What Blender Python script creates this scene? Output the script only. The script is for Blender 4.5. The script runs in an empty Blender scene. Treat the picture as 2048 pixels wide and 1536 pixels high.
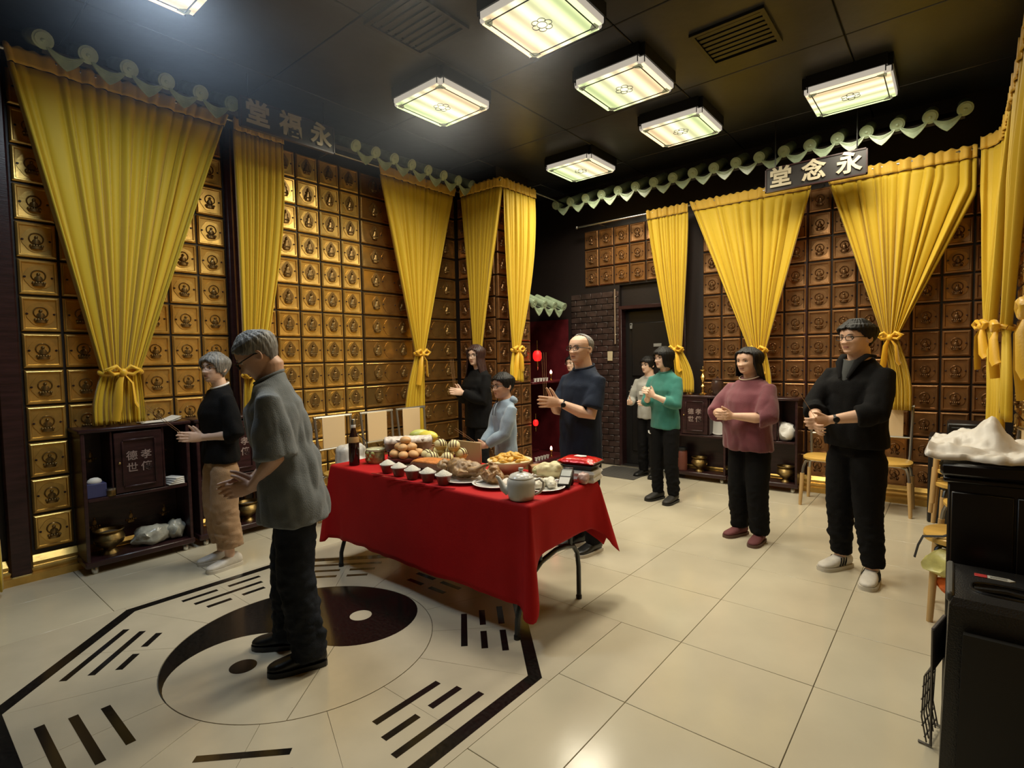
import bpy, bmesh, math, random
import numpy as np
from mathutils import Vector, Matrix, noise
random.seed(7)
SC = bpy.context.scene
COL = SC.collection
PI = math.pi

# ---------------- camera, world, exposure ----------------
def set_camera():
    pitch, roll, yaw, f = -0.05021983, -0.01804601, -0.69159714, 1069.72
    fw = Vector((math.sin(yaw)*math.cos(pitch), math.cos(yaw)*math.cos(pitch), math.sin(pitch)))
    r0 = Vector((math.cos(yaw), -math.sin(yaw), 0)); u0 = r0.cross(fw)
    c, s = math.cos(roll), math.sin(roll)
    rt = c*r0 + s*u0; up = -s*r0 + c*u0
    cam = bpy.data.cameras.new('camera'); o = bpy.data.objects.new('camera', cam); COL.objects.link(o)
    cam.sensor_fit = 'HORIZONTAL'; cam.sensor_width = 36; cam.lens = 36*f/2048; cam.clip_start = .03
    o.matrix_world = Matrix(((rt.x, up.x, -fw.x, 0), (rt.y, up.y, -fw.y, 0), (rt.z, up.z, -fw.z, 1.48), (0, 0, 0, 1)))
    SC.camera = o
set_camera()
W = bpy.data.worlds.new('world'); SC.world = W; W.use_nodes = True
W.node_tree.nodes['Background'].inputs[0].default_value = (.30, .32, .36, 1)
W.node_tree.nodes['Background'].inputs[1].default_value = .05
SC.view_settings.view_transform = 'Standard'; SC.view_settings.look = 'None'
SC.view_settings.gamma = 1; SC.view_settings.use_curve_mapping = False
SC.view_settings.exposure = 0.08
LAMP_WATT = 26.0          # each square ceiling fixture
LAMP_TINT = (1.0, .90, .70)
LAMP_SPREAD = 158         # degrees, the deep fixtures cut the light at grazing angles

# ---------------- materials ----------------
MATS = {}
def mat(name, col, rough=.5, metal=0.0, bump=0.0, bscale=60, var=0.0, vscale=6, spec=.5, emit=None, estr=0, trans=0, sheen=0, stretch=None, alpha=1):
    if name in MATS: return MATS[name]
    m = bpy.data.materials.new(name); m.use_nodes = True; nt = m.node_tree; b = nt.nodes['Principled BSDF']
    b.inputs['Base Color'].default_value = (*col, 1); b.inputs['Roughness'].default_value = rough
    b.inputs['Metallic'].default_value = metal; b.inputs['Specular IOR Level'].default_value = spec
    if sheen: b.inputs['Sheen Weight'].default_value = sheen
    if trans: b.inputs['Transmission Weight'].default_value = trans
    if alpha < 1: b.inputs['Alpha'].default_value = alpha
    if emit: b.inputs['Emission Color'].default_value = (*emit, 1); b.inputs['Emission Strength'].default_value = estr
    if bump or var:
        tc = nt.nodes.new('ShaderNodeTexCoord'); mp = nt.nodes.new('ShaderNodeMapping'); nt.links.new(tc.outputs['Object'], mp.inputs[0])
        if stretch: mp.inputs['Scale'].default_value = stretch
    if var:
        n = nt.nodes.new('ShaderNodeTexNoise'); n.inputs['Scale'].default_value = vscale; n.inputs['Detail'].default_value = 4
        r = nt.nodes.new('ShaderNodeValToRGB'); r.color_ramp.elements[0].position = .3; r.color_ramp.elements[1].position = .7
        r.color_ramp.elements[0].color = (*[c*(1-var) for c in col], 1); r.color_ramp.elements[1].color = (*[min(1, c*(1+var)) for c in col], 1)
        nt.links.new(mp.outputs[0], n.inputs['Vector']); nt.links.new(n.outputs['Fac'], r.inputs[0]); nt.links.new(r.outputs[0], b.inputs['Base Color'])
    if bump:
        n = nt.nodes.new('ShaderNodeTexNoise'); n.inputs['Scale'].default_value = bscale; n.inputs['Detail'].default_value = 3
        bp = nt.nodes.new('ShaderNodeBump'); bp.inputs['Strength'].default_value = bump; bp.inputs['Distance'].default_value = .01
        nt.links.new(mp.outputs[0], n.inputs['Vector']); nt.links.new(n.outputs['Fac'], bp.inputs['Height']); nt.links.new(bp.outputs[0], b.inputs['Normal'])
    MATS[name] = m; return m

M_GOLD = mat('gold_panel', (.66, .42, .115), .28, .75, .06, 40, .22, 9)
M_GOLDREL = mat('gold_relief', (.27, .165, .055), .30, .7)
M_DBL = mat('gold_panel_shaded', (.44, .265, .085), .23, .82, .05, 40, .2, 9)  # darkened copy of the gold, dim reflection painted into the double panels' colour
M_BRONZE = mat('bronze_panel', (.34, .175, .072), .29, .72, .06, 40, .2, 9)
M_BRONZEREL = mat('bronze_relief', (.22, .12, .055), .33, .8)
M_WALL = mat('dark_lacquer', (.016, .011, .010), .45, 0, .1, 30)
M_CEIL = mat('black_ceiling', (.020, .022, .026), .40, 0, .25, 9, .5, 1.6)
M_DARKWOOD = mat('dark_rosewood', (.030, .011, .012), .32, 0, .08, 20, .4, 5, stretch=(1, 1, 8))
M_BLACK = mat('black_plastic', (.008, .008, .009), .38, 0, .08, 150)
M_STEEL = mat('brushed_steel', (.55, .55, .53), .28, 1)
M_BRASS = mat('brass', (.80, .55, .18), .24, 1, .05, 30)
M_BRASSOLD = mat('old_brass', (.33, .23, .09), .38, 1, .2, 25, .4, 12)
M_TILE = mat('cream_porcelain_tile', (.565, .515, .39), .17, 0, .015, 30, .05, 3)
M_STONE = mat('pale_inlay_stone', (.54, .485, .37), .18, 0, .015, 30, .06, 5)
M_INLAY = mat('black_granite', (.010, .009, .008), .14, 0, 0, 60, .5, 60)
M_GROUT = mat('floor_grout', (.22, .19, .14), .8)
M_WHITEPLATE = mat('white_porcelain', (.78, .77, .74), .18)
M_GLAZE = mat('green_glazed_tile', (.34, .43, .29), .28, 0, .1, 30, .25, 10)
M_SKIN = mat('skin', (.72, .45, .31), .48, 0, .05, 120, .06, 20)
M_SKIN2 = mat('skin_pale', (.78, .53, .40), .48, 0, .05, 120, .06, 20)
M_SKIN3 = mat('skin_tan', (.62, .37, .25), .46, 0, .05, 120, .06, 20)
M_LIP = mat('lip', (.52, .24, .20), .45)
M_EYEW = mat('eye_white', (.62, .58, .53), .3)
M_EYED = mat('eye_dark', (.012, .008, .006), .2)
M_HAIRB = mat('black_hair', (.006, .0055, .0055), .5, 0, .5, 90, spec=.25, stretch=(1, 1, .15))
M_HAIRR = mat('dark_brown_hair', (.035, .014, .013), .38, 0, .6, 90, stretch=(1, 1, .15))
M_HAIRG = mat('grey_hair', (.20, .195, .185), .5, 0, .8, 90, .45, 60, stretch=(1, 1, .2))
M_WHITE = mat('white_matt', (.75, .74, .70), .6)

def curtain_mat():
    m = bpy.data.materials.new('yellow_curtain_cloth'); m.use_nodes = True; nt = m.node_tree; b = nt.nodes['Principled BSDF']; out = nt.nodes['Material Output']
    col = (.80, .57, .032, 1)
    b.inputs['Base Color'].default_value = col; b.inputs['Roughness'].default_value = .62; b.inputs['Sheen Weight'].default_value = .25
    t = nt.nodes.new('ShaderNodeBsdfTranslucent'); t.inputs[0].default_value = (.85, .58, .025, 1)
    mx = nt.nodes.new('ShaderNodeMixShader'); mx.inputs[0].default_value = .22
    tc = nt.nodes.new('ShaderNodeTexCoord'); n = nt.nodes.new('ShaderNodeTexNoise'); n.inputs['Scale'].default_value = 350
    bp = nt.nodes.new('ShaderNodeBump'); bp.inputs['Strength'].default_value = .12; bp.inputs['Distance'].default_value = .003
    nt.links.new(tc.outputs['Object'], n.inputs['Vector']); nt.links.new(n.outputs['Fac'], bp.inputs['Height']); nt.links.new(bp.outputs[0], b.inputs['Normal'])
    nt.links.new(b.outputs[0], mx.inputs[1]); nt.links.new(t.outputs[0], mx.inputs[2]); nt.links.new(mx.outputs[0], out.inputs[0])
    return m
M_CURT = curtain_mat()
M_CURTH = mat('curtain_heading_cloth', (.70, .44, .05), .65, 0, .2, 200, sheen=.2)
M_SASH = mat('yellow_sash_satin', (.85, .50, .03), .4, 0, .1, 120, sheen=.2)

# ---------------- mesh builder ----------------
class MB:
    def __init__(s): s.v = []; s.f = []; s.m = []
    def add(s, vs, fs, m=0):
        o = len(s.v); s.v += [tuple(p) for p in vs]; s.f += [tuple(i+o for i in f) for f in fs]; s.m += [m]*len(fs); return s
    def box(s, x0, x1, y0, y1, z0, z1, m=0, M=None):
        vs = [Vector((x, y, z)) for z in (z0, z1) for y in (y0, y1) for x in (x0, x1)]
        if M: vs = [M @ p for p in vs]
        return s.add(vs, [(0, 2, 3, 1), (4, 5, 7, 6), (0, 1, 5, 4), (2, 6, 7, 3), (0, 4, 6, 2), (1, 3, 7, 5)], m)
    def cbox(s, c, d, b=.005, m=0, M=None, seg=1):
        bm = bmesh.new(); bmesh.ops.create_cube(bm, size=1)
        for v in bm.verts: v.co = Vector((v.co.x*d[0], v.co.y*d[1], v.co.z*d[2]))
        bmesh.ops.bevel(bm, geom=bm.edges[:], offset=min(b, min(d)*.45), segments=seg, profile=.5, affect='EDGES')
        bm.verts.index_update()
        vs = [v.co + Vector(c) for v in bm.verts]
        if M: vs = [M @ p for p in vs]
        s.add(vs, [[v.index for v in f.verts] for f in bm.faces], m); bm.free(); return s
    def loft(s, rings, m=0, cap=(True, True), closed=True):
        n = len(rings[0]); vs = [p for r in rings for p in r]; fs = []
        for i in range(len(rings)-1):
            for j in range(n if closed else n-1):
                k = (j+1) % n; fs.append((i*n+j, i*n+k, (i+1)*n+k, (i+1)*n+j))
        if cap[0]: fs.append(tuple(range(n-1, -1, -1)))
        if cap[1]: fs.append(tuple((len(rings)-1)*n+j for j in range(n)))
        return s.add(vs, fs, m)
    def tube(s, pts, r, n=8, m=0, cap=True, flat=1.0):
        pts = [Vector(p) for p in pts]; R = r if isinstance(r, (list, tuple)) else [r]*len(pts); rings = []; ref = None
        for i, p in enumerate(pts):
            t = (pts[min(i+1, len(pts)-1)] - pts[max(i-1, 0)]).normalized()
            if ref is None: ref = t.orthogonal().normalized() if abs(t.z) > .9 else t.cross(Vector((0, 0, 1))).normalized()
            a = (ref - t*ref.dot(t)).normalized(); b = t.cross(a); ref = a
            rings.append([p + a*math.cos(2*PI*k/n)*R[i] + b*math.sin(2*PI*k/n)*R[i]*flat for k in range(n)])
        return s.loft(rings, m, (cap, cap))
    def lathe(s, prof, c=(0, 0, 0), n=24, m=0, M=None, cap=(True, True)):
        rings = [[Vector((c[0]+r*math.cos(2*PI*k/n), c[1]+r*math.sin(2*PI*k/n), c[2]+z)) for k in range(n)] for r, z in prof]
        if M: rings = [[M @ p for p in r] for r in rings]
        return s.loft(rings, m, cap)
    def ell(s, c, r, m=0, M=None, nu=16, nv=10):
        if not isinstance(r, (list, tuple)): r = (r, r, r)
        rings = []
        for i in range(nv+1):
            t = PI*(i/nv); q = max(math.sin(t), .02); z = -math.cos(t)
            ring = [Vector((r[0]*q*math.cos(2*PI*k/nu), r[1]*q*math.sin(2*PI*k/nu), r[2]*z)) for k in range(nu)]
            if M: ring = [M @ p for p in ring]
            rings.append([p + Vector(c) for p in ring])
        return s.loft(rings, m)
    def prism(s, poly, z0, z1, m=0, M=None):
        n = len(poly); vs = [Vector((p[0], p[1], z0)) for p in poly] + [Vector((p[0], p[1], z1)) for p in poly]
        if M: vs = [M @ p for p in vs]
        return s.add(vs, [tuple(range(n-1, -1, -1)), tuple(range(n, 2*n))] + [(i, (i+1) % n, n+(i+1) % n, n+i) for i in range(n)], m)
    def grid(s, P, m=0):
        nu = len(P[0]); vs = [p for r in P for p in r]
        return s.add(vs, [(i*nu+j, i*nu+j+1, (i+1)*nu+j+1, (i+1)*nu+j) for i in range(len(P)-1) for j in range(nu-1)], m)
    def mesh(s, name, mats, origin=None, ang=40):
        me = bpy.data.meshes.new(name); vs = s.v
        if origin is not None: ox, oy, oz = origin; vs = [(x-ox, y-oy, z-oz) for x, y, z in vs]
        me.from_pydata(vs, [], s.f)
        for mm in (mats if isinstance(mats, (list, tuple)) else [mats]): me.materials.append(mm)
        if len(me.materials) > 1: me.polygons.foreach_set('material_index', s.m)
        me.polygons.foreach_set('use_smooth', [True]*len(me.polygons))
        me.update(); me.validate()
        if ang < 180: me.set_sharp_from_angle(angle=math.radians(ang))
        return me
    def build(s, name, mats, parent=None, origin=None, loc=None, ang=40):
        if origin is None and parent is not None and getattr(s, 'world', False): origin = parent.location
        return obj(name, s.mesh(name, mats, origin, ang), parent, loc)

def obj(name, me, parent=None, loc=None, rotz=0):
    o = bpy.data.objects.new(name, me); COL.objects.link(o)
    if parent is not None: o.parent = parent
    if loc is not None: o.location = loc
    if rotz: o.rotation_euler = (0, 0, rotz)
    return o
def tag(o, label=None, cat=None, group=None, kind=None):
    if label: o['label'] = label
    if cat: o['category'] = cat
    if group: o['group'] = group
    if kind: o['kind'] = kind
    return o
def thing(name, label, cat, loc=(0, 0, 0), rotz=0, group=None):
    return tag(obj(name, None, None, loc, rotz), label, cat, group)
def dup(root, loc=None, rotz=None, label=None):
    r = root.copy(); COL.objects.link(r)
    if loc is not None: r.location = loc
    if rotz is not None: r.rotation_euler = (0, 0, rotz)
    if label: r['label'] = label
    for ch in list(root.children):
        c = ch.copy(); COL.objects.link(c); c.parent = r
        for g in list(ch.children):
            d = g.copy(); COL.objects.link(d); d.parent = c
    return r
def remesh(mb, voxel, smooth=2, fac=.5):
    me = mb.mesh('tmp', M_WHITE, ang=180); o = bpy.data.objects.new('tmp', me); COL.objects.link(o)
    r = o.modifiers.new('r', 'REMESH'); r.mode = 'VOXEL'; r.voxel_size = voxel; r.adaptivity = 0
    if smooth: q = o.modifiers.new('s', 'SMOOTH'); q.iterations = smooth; q.factor = fac
    dg = bpy.context.evaluated_depsgraph_get(); out = bpy.data.meshes.new_from_object(o.evaluated_get(dg))
    bpy.data.objects.remove(o); bpy.data.meshes.remove(me); return out
def setmat(me, *mats):
    me.materials.clear()
    for m in mats: me.materials.append(m)
    me.polygons.foreach_set('use_smooth', [True]*len(me.polygons)); return me
def wrinkle(me, amp, scale, stretch=(1, 1, .35), seed=0, fn=None):
    n = len(me.vertices); co = np.empty(n*3); no = np.empty(n*3); me.vertices.foreach_get('co', co); me.vertices.foreach_get('normal', no)
    co = co.reshape(-1, 3); no = no.reshape(-1, 3); d = np.empty(n)
    for i in range(n):
        p = co[i]; q = Vector((p[0]*stretch[0]*scale+seed, p[1]*stretch[1]*scale, p[2]*stretch[2]*scale))
        k = noise.noise(q) + .5*noise.noise(q*2.1)
        d[i] = (abs(k)*1.6-.45)*amp*(fn(p) if fn else 1)
    me.vertices.foreach_set('co', (co+no*d[:, None]).ravel()); me.update(); return me
def text_mesh(name, ch, size, depth, m, bold=.0):
    c = bpy.data.curves.new('t', 'FONT'); c.body = ch; c.extrude = depth; c.size = size; c.offset = bold; c.align_x = 'CENTER'; c.align_y = 'CENTER'; c.resolution_u = 3
    o = bpy.data.objects.new('t', c); COL.objects.link(o); dg = bpy.context.evaluated_depsgraph_get()
    me = bpy.data.meshes.new_from_object(o.evaluated_get(dg)); bpy.data.objects.remove(o); bpy.data.curves.remove(c)
    me.name = name; me.materials.clear(); me.materials.append(m); return me
def solid(o, t):
    md = o.modifiers.new('thickness', 'SOLIDIFY'); md.thickness = t; md.offset = 0; return o
def rotM(ax, deg): return Matrix.Rotation(math.radians(deg), 4, ax)
# ================= FLOOR =================
def structure(name, mb, m, origin=(0, 0, 0), ang=40):
    return tag(mb.build(name, m, None, origin, origin, ang), kind='structure')
floor = structure('floor', MB().box(-5.05, .53, -2.72, 6.8, -.08, -.008), M_GROUT)
TM = {}
def floor_tile(x0, x1, y0, y1):
    w, d = round(x1-x0, 4), round(y1-y0, 4)
    if w < .03 or d < .03: return
    if (w, d) not in TM: TM[(w, d)] = MB().cbox((0, 0, -.006), (w-.003, d-.003, .012), .0012).mesh('floor_tile', M_TILE)
    obj('floor_tile', TM[(w, d)], floor, ((x0+x1)/2, (y0+y1)/2, 0))
def tile_region(x0, x1, y0, y1, xs, ys):
    X = [x0]+[x for x in xs if x0 < x < x1]+[x1]; Y = [y0]+[y for y in ys if y0 < y < y1]+[y1]
    for a, b in zip(X, X[1:]):
        for c, d in zip(Y, Y[1:]): floor_tile(a, b, c, d)
GX = [-1.66+.602*k for k in range(-6, 6)]; GY = [2.605+.61*k for k in range(-9, 8)]
MX0, MX1, MY0, MY1 = -3.86, -1.40, .20, 2.605
tile_region(-4.9, .405, MY1, 6.6, GX, GY)
tile_region(MX1, .405, -.4, MY1, GX, GY)
tile_region(-4.9, MX0, -.4, MY1, [-4.46], [.88+.602*k for k in range(-3, 4)])
tile_region(MX0, MX1, -.4, MY0, GX, GY)
# medallion
CX, CY, RY, AP, BW = -2.63, 1.425, .66, 1.19, .062
def oct_pt(a, ap):
    k = round(a/(PI/4))*(PI/4); r = ap/math.cos(a-k); return (CX+r*math.cos(a), CY+r*math.sin(a))
def shrink(poly, g):
    cx = sum(p[0] for p in poly)/len(poly); cy = sum(p[1] for p in poly)/len(poly); out = []
    for x, y in poly:
        d = math.hypot(x-cx, y-cy); out.append((x-(x-cx)/d*g, y-(y-cy)/d*g))
    return out
def floor_piece(name, poly, m, z=0.0, g=.0012):
    MB().prism(shrink(poly, g), -.010, z).build(name, m, floor)
def arc(cx, cy, r, a0, a1, n=24): return [(cx+r*math.cos(math.radians(a0+(a1-a0)*i/n)), cy+r*math.sin(math.radians(a0+(a1-a0)*i/n))) for i in range(n+1)]
for k in range(16):
    a0, a1 = k*PI/8, (k+1)*PI/8
    floor_piece('wedge_stone', arc(CX, CY, RY+.004, math.degrees(a0), math.degrees(a1), 8) + [oct_pt(a1-1e-6, AP-BW), oct_pt(a0+1e-6, AP-BW)], M_STONE)
for k in range(8):
    a0, a1 = (k-.5)*PI/4, (k+.5)*PI/4
    floor_piece('octagon_band', [oct_pt(a0+1e-6, AP-BW), oct_pt(a1-1e-6, AP-BW), oct_pt(a1-1e-6, AP), oct_pt(a0+1e-6, AP)], M_INLAY, .0003, 0)
for sx in (-1, 1):
    for sy in (-1, 1):
        cx = MX1 if sx > 0 else MX0; cy = MY1 if sy > 0 else MY0; t = AP*math.tan(PI/8)
        p = [(cx, CY+sy*t), (cx, cy), (CX+sx*t, cy), (CX+sx*t, CY+sy*AP), (CX+sx*AP, CY+sy*t)]
        floor_piece('corner_stone', p if sx*sy > 0 else p[::-1], M_STONE)
for s in (-1, 1):   # thin strips between band and square edge
    t = AP*math.tan(PI/8); e = MX1 if s > 0 else MX0
    q = sorted((CX+s*AP, e)); floor_piece('edge_stone', [(q[0], CY-t), (q[1], CY-t), (q[1], CY+t), (q[0], CY+t)], M_STONE, 0, 0)
H2 = RY/2
floor_piece('yin_stone', arc(CX, CY, RY, 90, 270, 40) + arc(CX, CY-H2, H2, 270, 90, 24)[1:] + arc(CX, CY+H2, H2, -90, 90, 24)[1:-1], M_INLAY, .0003, 0)
up = arc(CX, CY+H2, H2, 90, -57, 20)
floor_piece('yang_stone', (arc(CX, CY, RY, 90, -36, 30) + up[::-1][:-1])[::-1], M_STONE, 0, 0)
floor_piece('yang_stone', (arc(CX, CY, RY, -36.4, -90, 20) + arc(CX, CY-H2, H2, 270, 90, 24)[1:] + arc(CX, CY+H2, H2, -90, -57.6, 8)[1:])[::-1], M_STONE, 0, 0)
floor_piece('yang_dot', arc(CX+.003, CY+.335, .062, 0, 354, 30), M_STONE, .001, 0)
floor_piece('yin_dot', arc(CX-.012, CY-.325, .062, 0, 354, 30), M_INLAY, .001, 0)
TRI = {0: '101', 45: '100', 90: '000', 135: '001', 180: '010', 225: '011', 270: '111', 315: '110'}   # inner to outer, 1 solid 0 broken
for a, code in TRI.items():
    c, s = math.cos(math.radians(a)), math.sin(math.radians(a))
    for i, b in enumerate(code):
        r = .835+.104*i; L = .175+.033*i; w = .017
        for t0, t1 in ([(-L, L)] if b == '1' else [(-L, -.034), (.034, L)]):
            P = [(r-w, t0), (r+w, t0), (r+w, t1), (r-w, t1)]
            MB().prism([(CX+c*x-s*y, CY+s*x+c*y) for x, y in P], -.006, .0006).build('trigram_bar', M_INLAY, floor)

# ================= WALLS =================
wall_left = structure('wall_left', MB().box(-5.05, -4.93, -2.6, 6.8, 0, 3.75), M_WALL)
wall_alcove = structure('wall_alcove', MB().box(-4.93, -4.232, 4.882, 5.49, 0, 3.75), M_WALL)
wall_back = structure('wall_back', MB().box(-2.55, .5, 6.385, 6.8, 0, 3.75).box(-3.96, -2.55, 6.385, 6.8, 2.40, 3.75).box(-4.93, -3.96, 6.385, 6.8, 2.40, 3.75)
                      .box(-4.93, -3.42, 6.385, 6.8, 0, 2.40).box(-3.42, -2.55, 6.56, 6.8, 0, 2.40).box(-3.42, -2.55, 6.44, 6.56, 2.10, 2.40), M_WALL)
wall_right = structure('wall_right', MB().box(.41, .53, -2.6, 6.385, 0, 3.75), M_WALL)
wall_front = structure('wall_front', MB().box(-5.05, .53, -2.72, -2.6, 0, 3.75), M_DARKWOOD)

# ----- columbarium niche panels -----
def niche_panel_mesh(w, h, m, knobs=True):
    mb = MB(); hw, hh = w/2, h/2
    st = [(0, .02), (.0, -.012), (.004, -.018), (.012, -.022), (.019, -.021), (.024, -.012), (.03, -.011)]
    rings = [[Vector((-hw+i, y, -hh+i)), Vector((hw-i, y, -hh+i)), Vector((hw-i, y, hh-i)), Vector((-hw+i, y, hh-i))] for i, y in st]
    mb.loft(rings)
    k = min(w, h)
    # lobed ornamental plate around the figure
    pl = []
    for i in range(40):
        a = 2*PI*i/40; r = k*(.335+.028*abs(math.cos(2.5*a+PI/2)))
        pl.append((r*math.cos(a)*1.02, r*math.sin(a)*1.08))
    M = rotM('X', 90)
    mb.prism(pl, .008, .0155, 0, M)
    if knobs:
        for s in (-1, 1): mb.lathe([(.0075, .008), (.0075, .019), (.004, .022)], (0, 0, 0), 8, 1, Matrix.Translation((s*k*.34, 0, 0)) @ M)
    return mb.mesh('niche_panel', [m, M_DARKWOOD], ang=30)
def relief_mesh(kind, m, k=.21):
    mb = MB(); M = rotM('X', 90); y0 = -.015
    if kind == 'round':
        mb.lathe([(k*.20, .012), (k*.20, .020), (k*.175, .024), (k*.16, .018), (k*.16, .012)], (0, 0, 0), 20, 0, Matrix.Translation((0, 0, k*.05)) @ M)
        mb.ell((0, y0-.004, k*.10), (k*.05, .014, k*.055), 0, None, 10, 6)
        mb.loft([[Vector((k*a*math.cos(t), y0-.016*math.sin(t) if math.sin(t) > 0 else y0, k*z)) for t in [2*PI*j/12 for j in range(12)]] for z, a in ((-.13, .085), (-.06, .12), (.0, .10), (.045, .05))])
    else:
        pl = [(k*.26*math.cos(a)*(1 if math.sin(a) < .3 else 1-.35*(math.sin(a)-.3)), k*(.03+.30*math.sin(a)+(.08*max(0, math.sin(a))**6))) for a in [2*PI*j/24 for j in range(24)]]
        mb.prism(pl, .012, .0185, 0, M)
        mb.ell((0, y0-.010, k*.20), (k*.05, .014, k*.06), 0, None, 10, 6)
        mb.ell((0, y0-.012, k*.265), (k*.022, .01, k*.025), 0, None, 8, 5)
        mb.loft([[Vector((k*a*math.cos(t), y0-.022*max(0, math.sin(t)), k*z)) for t in [2*PI*j/12 for j in range(12)]] for z, a in ((-.14, .19), (-.07, .185), (.0, .11), (.09, .135), (.14, .06))])
    for q in range(5):   # lotus throne petals
        mb.ell((k*(-.14+.07*q), y0-.008, -k*.185), (k*.045, .013, k*.05), 0, None, 8, 5)
    mb.loft([[Vector((k*a*math.cos(t), y0-.018*max(0, math.sin(t)), k*z)) for t in [2*PI*j/12 for j in range(12)]] for z, a in ((-.29, .15), (-.25, .17), (-.20, .14))])
    return mb.mesh('buddha_relief', m, ang=60)
REL = {(k, g): relief_mesh(k, g) for k in ('round', 'pointed') for g in (M_GOLDREL, M_BRONZEREL)}
PMS = {}
def niche(parent, p, w, h, m, kind, rz, figs=(0,)):
    if (w, h, m) not in PMS: PMS[(w, h, m)] = niche_panel_mesh(w, h, m)
    o = obj('niche_panel', PMS[(w, h, m)], parent, p, rz)
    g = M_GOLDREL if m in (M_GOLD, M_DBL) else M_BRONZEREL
    for f in figs: obj('buddha_relief', REL[(kind, g)], o, (f, 0, 0))
ZA = [.190+.2535*k for k in range(13)]
HA = .2535-.016
for k, z in enumerate(ZA):
    for c in range(6): niche(wall_left, (-4.928, .685+.2285*(c+.5), z+.2535/2), .2125, HA, M_GOLD, 'round', PI/2)
    for c in range(5): niche(wall_left, (-4.928, 2.253+.237*(c+.5), z+.2535/2), .221, HA, M_GOLD, 'pointed', PI/2)
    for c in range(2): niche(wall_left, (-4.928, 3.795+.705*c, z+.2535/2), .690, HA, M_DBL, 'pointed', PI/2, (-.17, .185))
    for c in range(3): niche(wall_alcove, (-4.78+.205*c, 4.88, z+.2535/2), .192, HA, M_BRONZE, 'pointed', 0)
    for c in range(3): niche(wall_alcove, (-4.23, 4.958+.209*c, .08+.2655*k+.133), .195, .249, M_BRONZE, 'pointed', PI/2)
for k, z in enumerate(ZA):
    for c in range(24): niche(wall_right, (.408, .55+.2285*(c+.5), z+.2535/2), .2125, HA, M_GOLD, 'round', -PI/2)
ZB = [.146+.2523*k for k in range(12)]
for k, z in enumerate(ZB):
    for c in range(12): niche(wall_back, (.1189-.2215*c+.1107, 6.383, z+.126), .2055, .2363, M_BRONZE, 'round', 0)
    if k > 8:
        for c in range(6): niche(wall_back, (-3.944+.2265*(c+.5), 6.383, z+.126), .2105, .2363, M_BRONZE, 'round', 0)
def wpart(name, mb, m, parent): return mb.build(name, m, parent)
for y0, y1, x in ((.55, .672, -4.86), (2.062, 2.245, -4.88)):
    wpart('post', MB().cbox(((-4.95+x)/2, (y0+y1)/2, 1.85), (x+4.95, y1-y0, 3.7), .012), M_DARKWOOD, wall_left)
for y in (2.11, 2.19): wpart('post_bead', MB().tube([(-4.872, y, .2), (-4.872, y, 3.5)], .008, 6), M_BRONZE, wall_left)
for x0, x1 in ((-1.245, -1.205),): wpart('post', MB().cbox(((x0+x1)/2, 6.38, 1.7), (x1-x0, .03, 3.1), .006), M_DARKWOOD, wall_back)
def molding(p0, p1, n, m=M_GOLD):   # stepped base moulding along p0-p1, sticking out along n
    p0, p1, n = Vector(p0), Vector(p1), Vector(n); prof = [(0, 0), (.085, 0), (.085, .05), (.06, .06), (.066, .085), (.045, .10), (.05, .125), (.02, .165), (0, .165)]
    return MB().loft([[p+n*a+Vector((0, 0, b)) for a, b in prof] for p in (p0, p1)])
structure('baseboard_left', molding((-4.93, -1, 0), (-4.93, 4.86, 0), (1, 0, 0)), M_GOLD)
structure('baseboard_back', molding((-2.5, 6.385, 0), (.36, 6.385, 0), (0, -1, 0)), M_GOLD)
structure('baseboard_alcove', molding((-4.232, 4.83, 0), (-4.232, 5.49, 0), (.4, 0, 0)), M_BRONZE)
# brick pillar beside the door, bricks joined course by course
mb = MB(); M_BRICK = mat('dark_glazed_brick', (.045, .028, .024), .35, 0, .2, 40, .5, 8)
for r in range(29):
    for q in range(5):
        x0 = -4.17+.165*q-(.08 if r % 2 else 0); x0, x1 = max(x0, -4.17), min(x0+.157, -3.43)
        if x1-x0 > .02: mb.cbox(((x0+x1)/2, 6.383, .05+.08*r), (x1-x0, .02+.004*((r*7+q*3) % 3), .072), .004)
tag(mb.build('brick_facing', M_BRICK, wall_back), kind='stuff')
# door under the overhang
d = structure('door_1', MB().cbox((-2.985, 6.52, 1.03), (.84, .05, 2.05), .006), mat('door_black', (.012, .011, .011), .3, 0, .05, 20))
MB().cbox((-2.985, 6.485, 1.55), (.62, .02, .7), .008).cbox((-2.985, 6.485, .6), (.62, .02, .8), .008).build('door_panel', MATS['door_black'], d)
MB().tube([(-3.31, 6.49, 1.0), (-3.31, 6.43, 1.0), (-3.20, 6.43, 1.0)], .011, 8).cbox((-3.31, 6.49, .98), (.04, .012, .18), .004).build('door_handle', M_STEEL, d)
mb = MB()
for x in (-3.415, -2.555): mb.cbox((x, 6.44, 1.04), (.05, .13, 2.09), .006)
mb.cbox((-2.985, 6.44, 2.10), (.91, .13, .05), .006)
tag(mb.build('trim_1', M_DARKWOOD), kind='structure')
tag(MB().cbox((-2.985, 6.42, .012), (.86, .12, .024), .004).build('trim_2', M_STEEL), kind='structure')

# ================= CEILING =================
ceiling = structure('ceiling', MB().box(-5.05, .53, -2.72, 6.8, 3.765, 3.9), M_BLACK)
cm = MB().cbox((0, 0, 0), (1.192, 1.192, .02), .005).mesh('ceiling_panel', M_CEIL)
for i in range(5):
    for j in range(8): obj('ceiling_panel', cm, ceiling, (-4.85+1.2*i, -2.0+1.2*j, 3.755))

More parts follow.
